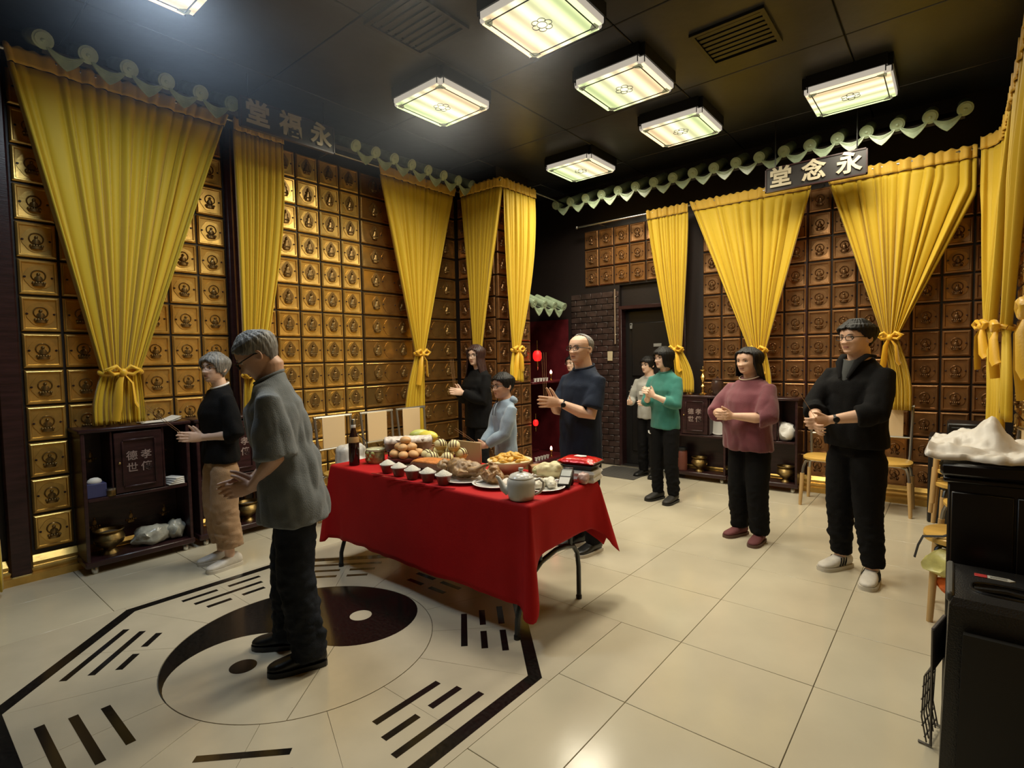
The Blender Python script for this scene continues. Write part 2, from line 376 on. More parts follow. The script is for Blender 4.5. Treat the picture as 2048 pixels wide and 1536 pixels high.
# ================= CEILING LAMPS =================
def diffuser_mat():
    m = bpy.data.materials.new('lamp_diffuser'); m.use_nodes = True; nt = m.node_tree; b = nt.nodes['Principled BSDF']; L = nt.links.new
    tc = nt.nodes.new('ShaderNodeTexCoord'); sp = nt.nodes.new('ShaderNodeSeparateXYZ'); L(tc.outputs['Object'], sp.inputs[0])
    oi = nt.nodes.new('ShaderNodeObjectInfo')
    gr = nt.nodes.new('ShaderNodeMapRange'); gr.inputs['From Min'].default_value = -.27; gr.inputs['From Max'].default_value = .27; L(sp.outputs['X'], gr.inputs['Value'])
    r = nt.nodes.new('ShaderNodeValToRGB'); e = r.color_ramp.elements
    e[0].position = .1; e[0].color = (1.0, .74, .42, 1); e[1].position = .85; e[1].color = (.74, .90, .42, 1)
    k = r.color_ramp.elements.new(.5); k.color = (1.0, .95, .58, 1); L(gr.outputs[0], r.inputs[0])
    mu = nt.nodes.new('ShaderNodeMath'); mu.operation = 'MULTIPLY'; mu.inputs[1].default_value = 2*PI/.136; L(sp.outputs['X'], mu.inputs[0])
    co = nt.nodes.new('ShaderNodeMath'); co.operation = 'COSINE'; L(mu.outputs[0], co.inputs[0])
    mr = nt.nodes.new('ShaderNodeMapRange'); mr.inputs['From Min'].default_value = -1; mr.inputs['From Max'].default_value = 1; mr.inputs['To Min'].default_value = .72; mr.inputs['To Max'].default_value = 1.6; L(co.outputs[0], mr.inputs['Value'])
    L(r.outputs[0], b.inputs['Emission Color']); L(mr.outputs[0], b.inputs['Emission Strength']); b.inputs['Base Color'].default_value = (.3, .3, .25, 1)
    return m
M_DIFF = diffuser_mat()
M_LSIDE = mat('lamp_side_glass', (.35, .33, .30), .3, emit=(1.0, .90, .74), estr=.42)
M_LCORN = mat('lamp_corner_glass', (.10, .11, .06), .3, emit=(.55, .56, .34), estr=.30)
M_LLINE = mat('lamp_leading', (.012, .012, .02), .5)
def make_lamp():
    t = thing('ceiling_lamp', 'x', 'lamp', group='square stained glass ceiling lamps')
    h = .30
    P = lambda s, c: [(-s+c, -s), (s-c, -s), (s-c, -s+c), (s, -s+c), (s, s-c), (s-c, s-c), (s-c, s), (-s+c, s), (-s+c, s-c), (-s, s-c), (-s, -s+c), (-s+c, -s+c)]
    MB().prism([(x, y) for x, y in P(h+.012, .035)], .05, .150).build('housing', M_BLACK, t)
    MB().loft([[Vector((x, y, z)) for x, y in P(s, .035)] for z, s in ((.05, h), (.02, h), (.008, h-.006), (.004, h-.05))], 0, (False, False)).build('glass_rim', M_LSIDE, t)
    MB().prism(P(h-.010, .040), .0025, .008).build('diffuser', M_DIFF, t)
    mb = MB(); q = h-.052
    for a in (-1, 1):
        mb.tube([(a*q, -q, .002), (a*q, q, .002)], .0045, 6); mb.tube([(-q, a*q, .002), (q, a*q, .002)], .0045, 6)
    for sx in (-1, 1):
        for sy in (-1, 1):
            mb.tube([(sx*(h+.002), sy*(h-.035), z) for z in (.006, .052)], .004, 6); mb.tube([(sx*(h-.035), sy*(h+.002), z) for z in (.006, .052)], .004, 6)
    mb.build('leading', M_LLINE, t)
    for i in range(4):
        M = rotM('Z', 90*i)
        pl = [(h-.035, h-.09), (h-.035, h-.035), (h-.09, h-.035)]+[(h-.09-.0+.052*(1-math.cos(a)) , h-.035-.052*math.sin(a)) for a in (.4, .8, 1.2)]
        MB().prism([(h-.036, h-.095), (h-.03, h-.05), (h-.05, h-.03), (h-.095, h-.036), (h-.088, h-.062), (h-.062, h-.088)], -.001, .006, 0, M).build('corner_glass', M_LCORN, t)
    mb = MB()
    for i in range(6):
        a = i*PI/3; mb.tube([(.045*math.cos(a)+.026*math.cos(b), .045*math.sin(a)+.026*math.sin(b), .001) for b in [a-2.0+4.0*j/10 for j in range(11)]], .0022, 5)
    mb.tube([(.034*math.cos(b), .034*math.sin(b), .001) for b in [2*PI*j/20 for j in range(21)]], .0022, 5); mb.build('rosette', M_LLINE, t)
    L = bpy.data.lights.new('lamp_light', 'AREA'); L.energy = LAMP_WATT; L.color = LAMP_TINT; L.size = .5; L.spread = math.radians(LAMP_SPREAD)
    o = bpy.data.objects.new('lamp_light', L); COL.objects.link(o); o.parent = t; o.location = (0, 0, -.02)
    return t
ZL = 3.605
spots = [(-2.08, 2.88, 0, 'square lit ceiling lamp cut by the top edge, nearest and largest in view'), (-2.08, 3.99, PI, 'square lit ceiling lamp in the middle of the row, second largest'),
         (-3.39, 3.23, PI, 'square lit ceiling lamp farthest left, over the tiled left wall side'), (-2.06, 5.09, 0, 'square lit ceiling lamp third in the middle row, with no rosette in plain view'),
         (-3.36, 5.37, PI, 'small square lit ceiling lamp farthest away, above the corner curtains'), (-.71, 5.37, PI/2, 'bright whitish square ceiling lamp at right above the green eave')]
out = [(-3.39, 1.1, 0), (-.71, 3.23, 0), (-2.08, 1.76, 0)]
lamp0 = make_lamp(); lamp0.location = (*spots[0][:2], ZL); lamp0['label'] = spots[0][3]
for x, y, a, lb in spots[1:]: dup(lamp0, (x, y, ZL), a, lb)
for i, (x, y, a) in enumerate(out):
  q = dup(lamp0, (x, y, ZL), a, ['square ceiling lamp above the bowing man, outside the frame', 'square ceiling lamp above the man in black, outside the frame', 'dim square ceiling lamp above the octagon floor, outside the frame'][i])
  for o in q.children:      # dimmed unequally to even out the floor light; the one over the bowing man is cool white
    if o.type == 'LIGHT':
        o.data = o.data.copy(); o.data.energy = LAMP_WATT*(.80, .30, .30)[i]
        if i == 0: o.data.color = (.72, .86, 1.0)
for i, (x, y) in enumerate(((-1.25, 4.1), (-2.85, 2.5))):
    v = thing('air_vent', ['square black air vent in the ceiling between the right lamps', 'square black air vent in the ceiling left of the nearest lamp'][i], 'vent', (x, y, 3.742), .0)
    mb = MB()
    for a, b, c, d2 in ((-.25, .25, -.25, -.22), (-.25, .25, .22, .25), (-.25, -.22, -.22, .22), (.22, .25, -.22, .22)): mb.box(a, b, c, d2, -.018, .003)
    mb.build('frame', M_BLACK, v)
    for k in range(7): MB().cbox((0, -.18+.06*k, -.006), (.44, .04, .006), .002, 0, None).build('louver', M_BLACK, v)

# ================= EAVES =================
def eave(name, label, base, rz, n, pitch, skip=(), k0=0, scale=1.0):
    t = thing(name, label, 'eave', base, rz)
    if not hasattr(eave, 'b'):
        mb = MB(); M = rotM('X', 90+24)
        mb.lathe([(.0, .0), (.055, 0), (.057, .004), (.057, .012), (.052, .016), (.052, .34)], (0, 0, -.0), 18, 0, Matrix.Translation((0, 0, 0)) @ rotM('X', -90+24) )
        mb.lathe([(.030, -.004), (.042, -.006), (.042, 0), (.030, 0)], (0, 0, 0), 14, 0, rotM('X', -90+24)); mb.ell((0, -.002, 0), (.016, .006, .016), 0, None, 8, 5)
        eave.b = mb.mesh('barrel_tile', M_GLAZE)
        mb = MB(); top, bot = [], []
        w = pitch/2
        for j in range(13):
            u = -1+2*j/12; x = u*w*.9; z = -.055+.045*u*u
            top.append((x, z)); bot.append((x, z-.012-.075*(1-abs(u))**.8 if abs(u) < .98 else z-.012))
        mb.prism(top + bot[::-1], -.006, .006, 0, rotM('X', 90))
        for j in range(3): mb.tube([(x, -.006, z-.008-.012*j*(1-abs(x)/w)) for x, z in top[1:-1]], .003, 5)
        R = []
        for y in (0, .34):
            R.append([Vector((x, y, z+y*.445)) for x, z in top] + [Vector((x, y, z-.012+y*.445)) for x, z in top[::-1]])
        mb.loft(R); eave.d = mb.mesh('drip_tile', M_GLAZE)
    for k in range(k0, n):
        if k in skip: continue
        obj('barrel_tile', eave.b, t, (pitch*k, 0, 0)); 
        if k < n-1 and (k+1) not in skip: obj('drip_tile', eave.d, t, (pitch*(k+.5), .015, -.005))
    MB().loft([[Vector((x, .03, -.035)), Vector((x, .33, .11)), Vector((x, .33, .06)), Vector((x, .05, -.065))] for x in (pitch*k0, pitch*(n-1))]).build('roof_board', M_WALL, t)
    return t
eave('tiled_eave', 'green glazed roof tile eave running along the top of the left wall', (-4.47, .82, 3.535), PI/2, 18, .2295, (6, 7, 8, 9))
eave('tiled_eave', 'green glazed roof tile eave above the back wall at right', (-4.10, 5.92, 3.47), 0, 19, .2295)
eave('tiled_eave', 'small mossy green tile roof over the red lit shrine in the corner', (-4.19, 5.54, 2.16), PI/2, 4, .2295)
# ================= SIGNS =================
def sign(label, loc, rz, w, h, chars, tilt):
    t = thing('sign_board', label, 'sign', loc); t.rotation_euler = (tilt, 0, rz)
    MB().cbox((0, .02, 0), (w, .035, h), .008).build('board', mat('sign_black', (.016, .014, .014), .4), t)
    mb = MB()
    for a, b, c, d2 in ((-w/2, w/2, h/2-.012, h/2), (-w/2, w/2, -h/2, -h/2+.012), (-w/2, -w/2+.012, -h/2, h/2), (w/2-.012, w/2, -h/2, h/2)): mb.box(a, b, -.006, .01, c, d2)
    mb.build('sign_border', M_DARKWOOD, t)
    for s in (-1, 1): MB().tube([(s*w*.4, .03, h/2-.01), (s*w*.4, .03, 3.745-loc[2])], .006, 6).build('hanger', M_BLACK, t)
    m = mat('sign_gilt', (.44, .39, .28), .4, .3)
    for i, ch in enumerate(chars):
        me = text_mesh('character', ch, h*.86, .006, m, .006)
        o = obj('character', me, t, ((i-1)*w*.335, -.006, 0)); o.rotation_euler = (PI/2, 0, 0)
sign('black sign board with three pale characters above the left wall curtains', (-4.30, 2.36, 3.43), PI/2, .82, .23, '堂福永', -.0)
sign('black sign board with three pale characters above the back wall curtains', (-1.065, 5.84, 3.19), 0, .86, .235, '堂念永', -.0)
# ================= RODS =================
def rod(label, pts, ends=True):
    t = thing('curtain_rod', label, 'rod', pts[0]); o = Vector(pts[0])
    MB().tube([Vector(p)-o for p in pts], .0125, 10).build('pole', M_STEEL, t)
    for p in (pts[0], pts[-1]):
        MB().ell(Vector(p)-o, .021, 0, None, 12, 8).build('finial', M_STEEL, t)
    return t
ra = rod('steel curtain rod along the left wall turning round the far corner', [(-4.72, .58, 3.51), (-4.72, 4.735, 3.51), (-4.05, 4.735, 3.51), (-4.05, 6.36, 3.51)])
rb = rod('steel curtain rod along the back wall above the yellow curtains', [(-3.92, 6.15, 3.19), (.17, 6.15, 3.19)])
rc = rod('steel curtain rod on the right wall over the corner curtains', [(.28, 6.12, 3.22), (.28, .4, 3.22)])
def bracket(t, p, d):
    o = Vector(t.location); MB().tube([Vector(p)-o, Vector(p)+Vector(d)-o], .007, 6).build('bracket', M_STEEL, t)
for y in (.62, 2.055, 3.0): bracket(ra, (-4.72, y, 3.51), (-.215, 0, 0))
bracket(ra, (-4.05, 6.34, 3.51), (0, .05, 0))
for x in (-3.6, -2.395, -1.06): bracket(rb, (x, 6.15, 3.19), (0, .24, 0))
bracket(rb, (.12, 6.15, 3.19), (0, .24, 0))
for y in (6.0, 4.8, 3.4, 1.8): bracket(rc, (.28, y, 3.22), (.10, 0, 0))

# ================= CURTAINS =================
def curtain(label, path, tie, tw, bot, n, zt, out, amp=.03, v0=(0, 0), seed=0, group='yellow curtains gathered with sashes', bow=1, NU=150, pw=1.0, along=None, sash=True):
    """path: polyline of (x,y) the top hangs from; tie: (x,y,z) centre; tw: width at tie; bot: ((x,y,z) left, right); out: unit normal"""
    rnd = random.Random(seed); P = [Vector((*p, 0)) for p in path]; L = [0]
    for a, b in zip(P, P[1:]): L.append(L[-1]+(b-a).length)
    def top(u):
        d = u*L[-1]
        for i in range(len(P)-1):
            if d <= L[i+1]+1e-9: return P[i].lerp(P[i+1], (d-L[i])/(L[i+1]-L[i])), i
        return P[-1], len(P)-2
    T = Vector(tie); O = Vector((*out, 0)); A = Vector((*(along or (P[-1]-P[0]).normalized()[:2]), 0)); B0, B1 = Vector(bot[0]), Vector(bot[1])
    loc = (T.x, T.y, B0.z); base = Vector(loc)
    ph = [rnd.uniform(-.6, .6) for _ in range(12)]
    def warp(u): return u + sum(.012*math.sin(2*PI*(k+1)*u+ph[k]) for k in range(5))
    def fold(u, v):
        w = warp(u)*n; k = int(w) % 97
        a = .55+.45*math.sin(k*2.4+seed)
        return (2*abs(math.sin(PI*w))**.75-1)*a
    zt0 = zt+.03; h1 = .105
    def pt(u, v):     # v 0 rod .. 1 tie .. 2 bottom
        tp, i = top(u); seg = (P[i+1]-P[i]).normalized(); nrm = Vector((seg.y, -seg.x, 0)); nrm = nrm if nrm.dot(O) > -.2 else -nrm
        if v <= 1:
            z = zt0+(T.z-zt0)*v; s = v0[0]+(v0[1]-v0[0])*u**2.5; g = max(0, (v-s)/(1-s))**pw
            q = tp.lerp(Vector((T.x, T.y, 0))+A*(u-.5)*tw, g); q.z = z
            am = 1.3*amp*(.30+.9*min(1, v*2.5))*(1-.35*v)
            q += (nrm*(1-g)+O*g).normalized()*(fold(u, v)*am + .012*math.sin(PI*v)*math.sin(3*u+seed))
        else:
            w = v-1; a = Vector((T.x, T.y, T.z))+A*(u-.5)*tw; b = B0.lerp(B1, u); q = a.lerp(b, w)
            wide = math.sin(min(1, w*1.25)*PI/2); lat = (a+(b-a)*wide); q.x, q.y = lat.x, lat.y
            q += O*(fold(u, 1)*amp*(.65+.35*w))
        return q-base
    t = thing('curtain', label, 'curtain', loc, 0, group)
    vs = [.0425*i/1 for i in range(0)]
    rows = [h1/(zt0-T.z)+(1-h1/(zt0-T.z))*(i/34) for i in range(35)]+[1+i/12 for i in range(1, 13)]
    us = [j/NU for j in range(NU+1)]
    o = MB().grid([[pt(u, v) for u in us] for v in rows]).build('cloth', M_CURT, t, ang=180); solid(o, .003)
    hr = [h1/(zt0-T.z)*(i/5) for i in range(6)]
    def hp(u, i, v):
        q = pt(u, v); tp, k = top(u); seg = (P[k+1]-P[k]).normalized(); nrm = Vector((seg.y, -seg.x, 0)); nrm = nrm if nrm.dot(O) > -.2 else -nrm
        q += nrm*(.016+.006*math.sin(60*u*L[-1]+seed)) ; q.z += .008*math.sin(85*u*L[-1]+seed)*(1 if i == 0 else 0)
        return q
    o = MB().grid([[hp(u, i, v) for u in us] for i, v in enumerate(hr)]).build('heading', M_CURTH, t, ang=180); solid(o, .004)
    if sash:
        s = MB(); c = T-base; rr = tw*.5+.012; ring = []
        for j in range(25):
            a = 2*PI*j/24; ring.append(c+A*rr*math.cos(a)+O*(amp*.8+.012)*math.sin(a)+Vector((0, 0, .01*math.sin(2*a))))
        s.tube(ring, .018, 6, flat=1.0)
        f = c+O*(amp*.8+.02)
        for sg in (-1, 1):
            s.tube([f, f+A*sg*.045+Vector((0, 0, .045))+O*.02, f+A*sg*.095+Vector((0, 0, .02))+O*.015, f+A*sg*.06+Vector((0, 0, -.015))+O*.015, f], [.012, .022, .026, .02, .012], 8, flat=.7)
            e = f+A*(sg*.04+.012*math.sin(seed))
            s.tube([f, e+Vector((0, 0, -.08))+O*.02, e+A*sg*.012+Vector((0, 0, -.22))+O*.012, e+A*sg*.03+Vector((0, 0, -.30+.05*sg))], [.012, .026, .032, .03], 8, flat=.35)
        s.ell(f+O*.012, (.026, .026, .03), 0, None, 10, 8); s.build('sash', M_SASH, t, ang=70)
    return t
XA = -4.72
curtain('yellow curtain on the right wall beside the black cabinet, outside the frame', [(.28, 3.3), (.28, 1.9)], (.27, 2.9, 1.62), .12, ((.27, 3.0, 1.26), (.27, 2.8, 1.26)), 15, 3.22, (-1, 0), .034, seed=12, along=(0, -1))
curtain('yellow curtain on the right wall behind the camera, outside the frame', [(.28, 1.7), (.28, .5)], (.27, 1.1, 1.62), .12, ((.27, 1.2, 1.1), (.27, 1.0, 1.1)), 15, 3.22, (-1, 0), .034, seed=13, along=(0, -1))
curtain('broad yellow curtain farthest left, gathered by a bow above the dark cabinet', [(XA, .66), (XA, 2.04)], (XA+.01, 1.195, 1.42), .23, ((XA, 1.02, 1.045), (XA, 1.33, 1.045)), 17, 3.51, (1, 0), .036, seed=1)
curtain('narrow yellow curtain behind the bowing man under the left sign', [(XA, 2.075), (XA, 2.515)], (XA+.01, 2.15, 1.36), .14, ((XA, 2.06, .80), (XA, 2.26, .80)), 12, 3.51, (1, 0), .026, (0, .25), seed=2, pw=1.5)
curtain('yellow curtain on the left wall whose tail falls behind the cream chairs', [(XA, 3.55), (XA, 4.68)], (XA+.01, 4.045, 1.535), .11, ((XA, 3.82, .55), (XA, 4.10, .55)), 17, 3.51, (1, 0), .032, seed=3)
curtain('yellow curtain turning the corner behind the woman with long hair', [(-4.69, 4.735), (-4.08, 4.735), (-4.05, 4.765), (-4.05, 4.80)], (-4.42, 4.70, 1.50), .12, ((-4.52, 4.72, .6), (-4.32, 4.72, .6)), 14, 3.51, (0, -1), .026, seed=4, along=(1, 0))
curtain('yellow curtain at the far corner, tied back with a loose rolled sash', [(-4.05, 4.80), (-4.05, 5.40)], (-4.03, 4.95, 1.56), .12, ((-4.0, 4.80, 1.22), (-4.0, 5.04, 1.18)), 12, 3.51, (1, 0), .024, (0, .1), seed=5, pw=1.7)
YB = 6.15
curtain('narrow yellow curtain on the back wall behind the woman in teal', [(-2.92, YB), (-2.405, YB)], (-2.55, YB, 1.53), .13, ((-2.56, YB, 1.03), (-2.34, YB, 1.03)), 13, 3.19, (0, -1), .026, (0, .15), seed=6, pw=1.25)
curtain('yellow curtain on the back wall behind the woman in maroon', [(-2.38, YB), (-1.118, YB)], (-1.64, YB, 1.50), .16, ((-1.78, YB, 1.03), (-1.50, YB, 1.03)), 14, 3.19, (0, -1), .034, seed=7)
curtain('yellow curtain tied with a bow behind the man in black', [(-1.013, YB), (.12, YB)], (-.472, YB, 1.60), .11, ((-.46, YB, .92), (-.30, YB, .92)), 15, 3.19, (0, -1), .034, (0, .25), seed=8)
curtain('yellow curtain in the right corner, tied low beside the back wall', [(.14, 6.06), (.22, 6.03), (.28, 5.90), (.28, 5.15)], (.215, 5.80, 1.66), .10, ((.22, 5.70, .85), (.28, 5.40, .85)), 11, 3.22, (-1, 0), .030, (.28, 0), seed=9, along=(.35, -.94))
curtain('yellow curtain nearest on the right wall, cut by the picture edge', [(.28, 5.1), (.28, 3.6)], (.27, 5.0, 1.62), .12, ((.27, 4.98, 1.1), (.27, 4.7, 1.0)), 15, 3.22, (-1, 0), .034, seed=10, along=(0, -1))
curtain('yellow curtain hem flaring at the bottom left corner of the picture', [(XA, -.72), (XA, .60)], (XA+.01, -.10, 1.35), .14, ((XA+.02, -.30, .04), (XA+.02, .50, .04)), 15, 3.51, (1, 0), .05, seed=11)
# ================= CABINETS =================
M_RED = mat('deep_red_print', (.10, .06, .055), .5)
def cabinet(label, loc, rz, w=.68, d=.28, h=1.03, door=.30):
    t = thing('altar_cabinet', label, 'cabinet', loc, rz, 'dark rosewood altar cabinets')   # front faces -y, base centre at front bottom
    P = lambda n, c, s, b=.004, m=M_DARKWOOD, par=None: MB().cbox(c, s, b).build(n, m, par or t)
    P('top', (0, d/2, h-.015), (w+.03, d+.02, .03), .008)
    for s in (-1, 1): P('side_panel', (s*(w/2-.012), d/2, (h-.03+.05)/2), (.024, d, h-.08))
    P('back_panel', (0, d-.008, (h+.02)/2), (w-.05, .014, h-.09))
    P('shelf', (0, d/2-.004, .525), (w-.05, d-.02, .026)); P('bottom_board', (0, d/2, .075), (w+.02, d+.01, .045), .008)
    for s in (-1, 1): P('divider', (s*(door/2+.012), d/2, .77), (.016, d-.03, .46))
    dr = P('door', (0, .012, .765), (door, .02, .44), .004)
    mb = MB()
    for a, b, c2, d2 in ((-.10, .10, .155, .168), (-.10, .10, -.185, -.172), (-.108, -.096, -.17, .155), (.096, .108, -.17, .155)): mb.cbox(((a+b)/2, -.004, .765+(c2+d2)/2), (b-a, .012, d2-c2), .003)
    mb.build('door_molding', M_DARKWOOD, dr); mb = MB().ell((-.125, -.01, .765), .010, 0, None, 10, 7).build('door_knob', M_BRASSOLD, dr)
    mt = mat('faded_gilt_letter', (.30, .22, .20), .5)
    for i, ch in enumerate('德孝世傳'):
        o = obj('character', text_mesh('character', ch, .072, .002, mt, .001), dr, (-.045+.09*(i % 2), .001, .805-.088*(i//2))); o.rotation_euler = (PI/2, 0, 0)
    for sx in (-1, 1):
        for y in (.04, d-.04): MB().lathe([(.016, 0), (.022, .008), (.022, .04), (.010, .055)], (sx*(w/2-.05), y, 0), 10).build('caster', M_STEEL, t)
    return t
cabinet('dark altar cabinet in front of the broad left curtain, with papers on top', (-4.635, 1.26, 0), PI/2)
cabinet('dark altar cabinet behind the woman in khaki trousers', (-4.635, 1.98, 0), PI/2, .66)
cabinet('dark altar cabinet with brass candlesticks on top, behind the woman in teal', (-2.32, 6.12, 0), 0, .70, .24, 1.0)
cabinet('dark altar cabinet behind the woman in maroon, ending beside a wooden chair', (-1.59, 6.12, 0), 0, .70, .24, 1.0)
def lathed(name, label, cat, loc, prof, m, n=24, group=None, part='body', extra=None):
    t = thing(name, label, cat, loc, 0, group); MB().lathe(prof, (0, 0, 0), n).build(part, m, t)
    for nm, pr, mm in (extra or []): MB().lathe(pr, (0, 0, 0), n).build(nm, mm, t)
    return t
def censer(label, loc, k=1.0, old=False):
    m = M_BRASSOLD
    p = [(.0, 0), (.055, 0), (.05, .012), (.035, .03), (.04, .045), (.085, .075), (.098, .11), (.085, .145), (.075, .155), (.095, .17), (.095, .178), (.08, .172), (.07, .15), (0, .14)]
    return lathed('brass_censer', label, 'censer', loc, [(r*k, z*k) for r, z in p], m, 26, 'brass incense urns on the cabinet shelves', 'bowl', [('ash', [(0, .140*k), (.072*k, .150*k), (.0, .1505*k)], M_ASH0)])
M_ASH0 = mat('incense_ash', (.25, .23, .21), .9)
censer('brass incense urn on the bottom shelf of the left altar cabinet', (-4.76, 1.08, .0985), 1.0)
censer('brass incense urn on the low shelf between the two people at left', (-4.74, 2.07, .0985), .95)
censer('footed brass urn on the low shelf behind the woman in teal', (-2.30, 6.22, .0985), .95)
censer('footed brass urn on the low shelf right of the woman in maroon', (-1.37, 6.22, .0985), .95)
def crumple(name, label, cat, loc, r, m, seed, amp=.35, group=None, sub=3, fn=None):
    bm = bmesh.new(); bmesh.ops.create_icosphere(bm, subdivisions=sub, radius=1)
    for v in bm.verts:
        n = v.co.normalized(); k = noise.noise(n*1.8+Vector((seed, 0, 0)))+.6*abs(noise.noise(n*4.1+Vector((0, seed, 0))))+.3*noise.noise(n*9)
        v.co = Vector((n.x*r[0], n.y*r[1], max(-.98, n.z)*r[2]))*(1+amp*k)
        if v.co.z < -r[2]*.9: v.co.z = -r[2]*.9
        if fn: v.co = fn(v.co)
    zmin = min(v.co.z for v in bm.verts)
    for v in bm.verts: v.co.z -= zmin
    me = bpy.data.meshes.new(name); bm.to_mesh(me); bm.free(); me.materials.append(m); me.polygons.foreach_set('use_smooth', [True]*len(me.polygons)); me.set_sharp_from_angle(angle=math.radians(50))
    return tag(obj(name, me, None, loc), label, cat, group)
M_BAG = mat('thin_white_plastic', (.62, .61, .58), .28, 0, .3, 30); M_BAGC = mat('clear_plastic_bag', (.42, .42, .36), .2, 0, .4, 25, .3, 20)
crumple('plastic_bag', 'crumpled clear plastic bag beside the brass urn on the left low shelf', 'bag', (-4.755, 1.35, .0985), (.09, .12, .07), M_BAGC, 3)
crumple('plastic_bag', 'smaller pale plastic bag at the right end of the left low shelf', 'bag', (-4.74, 1.505, .0985), (.07, .06, .075), M_BAGC, 8)
crumple('plastic_bag', 'white plastic bag with pink bottom on the shelf right of the woman in maroon', 'bag', (-1.37, 6.21, .5385), (.095, .08, .10), M_BAG, 5, .4)
t = thing('paper_sheet', 'white paper sheets lying on top of the left altar cabinet', 'paper', (-4.74, 1.43, 1.031))
for i in range(2): MB().grid([[Vector((-.085+.17*a/4, -.13+.26*b/8, .002+.003*i+.012*max(0, b-6.5+i))) for b in range(9)] for a in range(5)]).build('sheet', M_WHITE, t, ang=180).rotation_euler = (0, 0, .1*i)
t = thing('tissue_box', 'small blue box on the upper shelf of the left altar cabinet', 'box', (-4.70, 1.00, .5385)); M_BLUE = mat('blue_card', (.045, .05, .14), .5)
MB().cbox((0, 0, .05), (.09, .12, .10), .004).build('carton', M_BLUE, t); MB().ell((0, 0, .11), (.03, .045, .03), 0, None, 10, 6).build('tissue', M_WHITE, t)
t = thing('candle_tin', 'small brownish tin beside the blue box in the left cabinet', 'tin', (-4.66, 1.085, .5385)); MB().lathe([(0, 0), (.03, 0), (.03, .045), (.027, .05), (0, .05)]).build('body', M_BRASSOLD, t); MB().lathe([(.031, .04), (.031, .054), (0, .055)]).build('lid', M_STEEL, t)
t = thing('folded_paper', 'folded white papers on the right side shelf of the left altar cabinet', 'paper', (-4.70, 1.50, .5385))
for i in range(4): MB().cbox((0, 0, .008+.014*i), (.13, .11-.012*i, .011), .003, 0, rotM('Z', 8*i)).build('leaf', M_WHITE, t)
def candlestick(label, loc):
    p = [(0, 0), (.045, 0), (.045, .012), (.018, .03), (.012, .07), (.024, .085), (.03, .10), (.016, .115), (.011, .15), (.028, .185), (.034, .205), (.022, .23), (.010, .25), (.012, .265), (.038, .285), (.04, .293), (.0, .29)]
    t = lathed('brass_candlestick', label, 'candlestick', loc, p, M_BRASS, 20, 'pair of brass candlesticks on the cabinet', 'stick_body'); MB().lathe([(.005, .288), (.002, .33), (0, .332)], (0, 0, 0), 8).build('spike', M_BRASS, t)
candlestick('left of two brass candlesticks, right beside the teal sleeve', (-2.42, 6.21, 1.001)); candlestick('right of two brass candlesticks on the altar cabinet', (-2.255, 6.21, 1.001))
lathed('clay_jar', 'dark brown jar with lid on the cabinet next to the candlesticks', 'jar', (-2.09, 6.21, 1.001), [(0, 0), (.05, 0), (.065, .03), (.068, .14), (.055, .17), (0, .17)], mat('brown_glaze', (.05, .026, .02), .25), 22, None, 'body', [('lid', [(.058, .17), (.06, .18), (.03, .195), (.012, .20), (.014, .215), (0, .218)], MATS['brown_glaze'])])
lathed('red_canister', 'reddish brown canister on the low shelf beside the brass urn at the teal woman', 'canister', (-2.50, 6.20, .0985), [(0, 0), (.06, 0), (.06, .22), (.05, .235), (0, .235)], mat('rust_red', (.14, .045, .03), .4), 22, None, 'body', [('lid', [(.062, .235), (.062, .26), (.05, .27), (0, .272)], M_BLACK)])
t = thing('serving_tray', 'pale oval tray standing upright in the cabinet left of the woman in maroon', 'tray', (-2.09, 6.24, .5385)); t.rotation_euler = (-.12, 0, 0)
MB().prism([(.085*math.copysign(abs(math.cos(a))**.6, math.cos(a)), .13+.13*math.copysign(abs(math.sin(a))**.6, math.sin(a))) for a in [2*PI*i/28 for i in range(28)]], -.006, .006, 0, rotM('X', 90)).build('plate', M_WHITE, t)
MB().tube([(.080*math.copysign(abs(math.cos(a))**.6, math.cos(a)), -.008, .13+.125*math.copysign(abs(math.sin(a))**.6, math.sin(a))) for a in [2*PI*i/28 for i in range(29)]], .006, 6).build('rim', M_WHITE, t)

# ================= CORNER SHRINE =================
M_SHR = mat('shrine_red', (.085, .010, .014), .35, 0, .1, 30, .3, 6); M_SHB = mat('shrine_brick', (.06, .026, .026), .5, 0, .2, 30, .3, 10)
t = thing('shrine', 'dark red shrine niche with shelf and floor altar in the far corner', 'shrine', (-4.56, 5.92, 0))
MB().cbox((.02, 0, .05), (.70, .84, .10), .01).build('plinth', M_SHR, t)
MB().box(-.36, -.345, -.42, .45, .1, 2.0).box(-.345, .34, .437, .452, .1, 2.0).build('back_wall', M_SHR, t)
mb = MB()
for r in range(14):
    for q in range(5):
        y0 = -.42+.18*q-(.09 if r % 2 else 0); y0, y1 = max(-.42, y0), min(.435, y0+.172)
        if y1-y0 > .02: mb.cbox((-.338, (y0+y1)/2, 1.16+.08*r), (.014+.003*((r+q) % 3), y1-y0, .072), .003)
tag(mb.build('brick_facing', M_SHB, t), kind='stuff')
MB().cbox((.02, 0, 1.135), (.68, .84, .03), .006).build('shelf', M_SHR, t)
MB().cbox((-.26, 0, .13), (.12, .6, .06), .01).cbox((-.16, 0, .115), (.1, .66, .03), .01).build('altar_step', M_SHR, t)
M_LANT = mat('red_lantern_glow', (.5, .01, .01), .4, emit=(1.0, .012, .012), estr=1.3)
